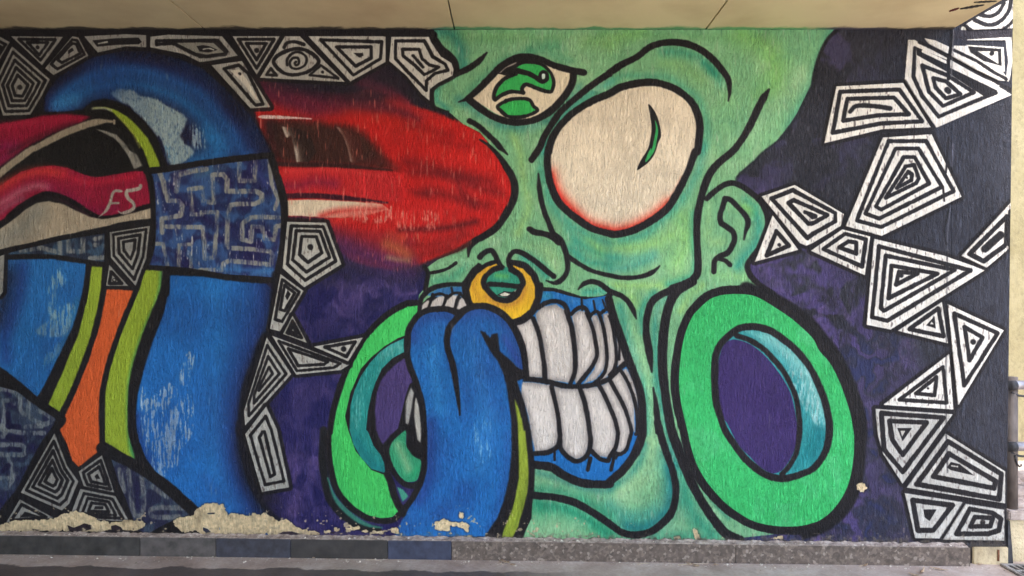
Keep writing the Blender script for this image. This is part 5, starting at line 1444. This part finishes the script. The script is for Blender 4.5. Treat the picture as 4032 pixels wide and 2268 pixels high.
pipe_h(1516, .0225); pipe_h(1757, .0225)
def cap(v):
    bm = bmesh.new(); y = YP-.02; z = ZB(v, y)
    tube(bm, [(XB(3972, y), y-.004, z), (XB(3996, y), y-.004, z)], .0238, 20)
    wp(mesh_obj("end_cap", bm, DPAINT, rail, True))
cap(1517); cap(1758)
bm = bmesh.new(); tube(bm, [(XB(3984, YP), YP, ZB(1484, YP)), (XB(3984, YP), YP, ZB(2004, YP))], .0255, 20)
wp(mesh_obj("post", bm, POST, rail, True))
def under(v):
    bm = bmesh.new(); y = YP-.02
    tube(bm, [(XB(3982, y), y, ZB(v, y)), (XB(3995, y), y, ZB(v+6, y)), (XB(4012, y), y, ZB(v+14, y)), (XB(4032, y), y, ZB(v+16, y)), (XB(4060, y), y, ZB(v+10, y)), (XB(4075, y), y, ZB(v-10, y))], .0055, 8)
    wp(mesh_obj("brace_rod", bm, DPAINT, rail, True))
under(1544); under(1781)
bm = bmesh.new(); y = YP-.03
tube(bm, [(XB(3998, y), y, ZB(1792, y)), (XB(4001, y), y, ZB(1815, y)), (XB(4006, y), y, ZB(1828, y)), (XB(4014, y), y, ZB(1838, y)), (XB(4021, y), y, ZB(1834, y)), (XB(4020, y), y, ZB(1826, y))], .004, 8)
wp(mesh_obj("wire_hook", bm, DPAINT, rail, True))
for x in (3.9, 5.6):
    bm = bmesh.new(); tube(bm, [(x, YP, ZB(1484, YP)), (x, YP, ZB(2004, YP))], .0255, 16)
    wp(mesh_obj("post", bm, POST, rail, True))

# ================================================================== DRAIN GRATE
def on_ground(u, v):
    # where the sight line through (u, v) meets the sloping ground
    dx, dz = (u-2016)*S/DIST, (1134-v)*S/DIST
    t = (G0-ZC)/(dz-GA*dx)
    return Vector((dx*t, -DIST+t, 0))
M = MB("cast_iron"); M.l(M.ramp(M.noise(M.coord(), 60, 4), [(.3, lin((104, 100, 98))), (.7, lin((168, 164, 160)))]), M.b.inputs['Base Color']); M.b.inputs['Roughness'].default_value = .55; M.b.inputs['Metallic'].default_value = .3
IRON = M.m
ga = on_ground(3938, 2228); 
grate = empty("drain_grate", (ga.x, ga.y, gz(ga.x)))
tag(grate, "iron drain grate set in the pavement at the foot of the pier's right corner", "drain grate")
gx0, gx1, gy1, gy0 = ga.x, ga.x+.62, ga.y+.0, ga.y-.30
bm = bmesh.new(); z0 = gz(ga.x)
sl = lambda x: gz(x)-z0
def gbox(bm, x0, x1, y0, y1, h0, h1):
    vs = box(bm, x0-ga.x, x1-ga.x, y0-ga.y, y1-ga.y, h0, h1)
    for v in vs: v.co.z += sl(v.co.x+ga.x)
gbox(bm, gx0, gx1, gy0, gy1, .0015, .004); mesh_obj("pit_shade_sheet", bm, DARK, grate)  # flat dark sheet on the pavement; the shade below the bars is its colour
bm = bmesh.new(); w = .012
gbox(bm, gx0, gx1, gy1-w, gy1, .004, .012); gbox(bm, gx0, gx1, gy0, gy0+w, .004, .012); gbox(bm, gx0, gx0+w, gy0+w+.0005, gy1-w-.0005, .004, .012); gbox(bm, gx1-w, gx1, gy0+w+.0005, gy1-w-.0005, .004, .012)
mesh_obj("frame", bm, IRON, grate)
for r_ in range(1, 4):
    yb_ = gy1-w-.074*r_+.006
    bm = bmesh.new(); gbox(bm, gx0+w+.0005, gx1-w-.0005, yb_-.004, yb_+.004, .004, .0115); mesh_obj("cross_bar", bm, IRON, grate)
nb_ = 20
for k in range(nb_):
    x_ = gx0+.03+(gx1-gx0-.06)*k/(nb_-1)
    bm = bmesh.new(); gbox(bm, x_-.0045, x_+.0045, gy0+w+.0008, gy1-w-.0008, .0042, .0105)
    for v in bm.verts: v.co.x += (v.co.y+.15)*-.12
    mesh_obj("bar", bm, IRON, grate)

# ================================================================== LITTER
M = MB("dry_leaf"); M.l(M.ramp(M.noise(M.coord(), 40, 4), [(.3, lin((150, 118, 90))), (.7, lin((214, 196, 170)))]), M.b.inputs['Base Color']); M.b.inputs['Roughness'].default_value = .7
LEAF = M.m
M = MB("twig"); M.b.inputs['Base Color'].default_value = (*lin((188, 172, 150)), 1); M.b.inputs['Roughness'].default_value = .8
TWIG = M.m
def leaf(l, w, curl, seed):
    rr = random.Random(seed); bm = bmesh.new(); N = 8; rows_ = []
    for k in range(N+1):
        t = k/N; ww = w*math.sin(math.pi*min(1, t**.8))**.9*.5+.0003
        x = (t-.5)*l; zc_ = curl*(t-.5)**2*4*l*.3
        rows_.append([bm.verts.new((x, -ww, zc_+ww*.5+.001)), bm.verts.new((x, 0, zc_+.0012)), bm.verts.new((x, ww, zc_+ww*.7+.001))])
    for a, b in zip(rows_, rows_[1:]):
        for i in range(2): bm.faces.new((a[i], b[i], b[i+1], a[i+1]))
    r = bmesh.ops.extrude_face_region(bm, geom=bm.faces[:])
    bmesh.ops.translate(bm, verts=[e for e in r['geom'] if isinstance(e, bmesh.types.BMVert)], vec=(0, 0, .0006))
    bmesh.ops.recalc_face_normals(bm, faces=bm.faces)
    return bm
def sp(u, v): return on_ground(u, v)
LV = [(2716, 2225, .045, .018, .6, "curled dry leaf on the pavement below the large green earring"), (2742, 2232, .034, .02, .3, "broad dry leaf touching a curled one below the large green earring"),
      (2820, 2228, .024, .014, .5, "small pale leaf by the plinth under the green paint drip"), (3632, 2256, .075, .014, .8, "long pale leaf near the bottom edge under the lowest right shards"),
      (3700, 2246, .085, .012, .3, "thin pale leaf lying just right of the long one"), (3410, 2230, .04, .014, .6, "dry leaf under the purple ground of the mural"),
      (1990, 2218, .05, .02, .7, "brown crumpled leaf under the olive edge of the tongue"), (2020, 2228, .03, .015, .5, "small brown leaf right of the crumpled one"),
      (3860, 2226, .03, .012, .4, "pale leaf against the footing block"), (1235, 2200, .014, .01, .5, "tiny pale leaf by the black slab"), (3600, 2268, .05, .016, .5, "pale leaf at the very bottom edge")]
for i, (u, v, l, w, c, lab) in enumerate(LV):
    p = sp(u, v); o = mesh_obj("dry_leaf", leaf(l, w, c, i), LEAF, None, True, (p.x, p.y, gz(p.x)+.0015))
    o.rotation_euler = (random.uniform(-.15, .15), 0, random.uniform(-.7, .7)+(1.0 if i in (3,) else 0)); tag(o, lab, "leaf", "dry leaves along the plinth")
TW_ = [((2670, 2228), (2790, 2224), "straight pale twig through the leaves below the large earring"), ((2510, 2226), (2560, 2222), "short pale twig under the chin of the face"), ((3385, 2232), (3440, 2222), "thin twig under the purple ground"),
       ((1960, 2205), (2035, 2236), "dark bent twig under the olive edge"), ((1440, 2208), (1500, 2212), "brown twig below the left earring")]
for i, (a, b, lab) in enumerate(TW_):
    pa, pb = sp(*a), sp(*b); bm = bmesh.new(); mid_ = (pb-pa)*.5
    L_ = [(0, 0, .002), (mid_.x, mid_.y+.006, .004), ((pb-pa).x, (pb-pa).y, .002)]
    tube(bm, L_, [.0016, .0014, .0007], 6)
    o = mesh_obj("twig", bm, TWIG, None, True, (pa.x, pa.y, gz(pa.x)+.001)); tag(o, lab, "twig", "twigs along the plinth")
# grit and paint crumbs: uncountable
bm = bmesh.new()
for k in range(1500):
    x = random.uniform(-2.5, 2.4); q = random.random()
    if q < .55: y, z = -.045-abs(random.gauss(0, .03)), gz(x)
    else:
        y = random.uniform(-.036, -.008); z = Z(top_v(x/S/kp+2016)+2)+.004
        if x > X(3800): continue
    r = random.uniform(.0008, .0028)*(2.2 if random.random() < .10 else 1)
    pts = [(x+random.uniform(-r, r), y+random.uniform(-r, r), z+(r if i < 2 else 0)) for i in range(2)] + [(x+r*math.cos(a)*1.3, y+r*math.sin(a)*1.3, z) for a in (0, 2.1, 4.2)]
    vs = [bm.verts.new(p) for p in pts[1:]]
    for i in range(3): bm.faces.new((vs[0], vs[1+i], vs[1+(i+1) % 3]))
M = MB("grit"); M.l(M.ramp(M.noise(M.coord(), 35, 3), [(.35, lin((110, 96, 84))), (.6, lin((216, 206, 190)))]), M.b.inputs['Base Color'])
o = mesh_obj("grit", bm, M.m); tag(o, "grit and paint crumbs along the plinth and its ledge", "grit", kind="stuff")

# ================================================================== UNSEEN WALLS PLACED TO DIM THE LEFT
bm = bmesh.new(); box(bm, X(seams[0]), -3.4, YF-.3, YF, -.1, Z(116)+.3)  # unseen wall, its extent set to keep daylight off the mural's left
PASS = rough_plaster("passage_render", (150, 138, 116), (178, 164, 138))
o = mesh_obj("unseen_opposite_wall", bm, PASS); tag(o, "plain rendered wall on the far side of the passage, behind the camera", "wall")
bm = bmesh.new(); box(bm, X(seams[0])-.3, X(seams[0])-.0005, YF, -.0, -.1, Z(116)+.3)  # unseen wall, added so that no daylight enters from the left
o = mesh_obj("unseen_end_wall", bm, PASS); tag(o, "unseen rendered wall added at the left end to shut out daylight", "wall")
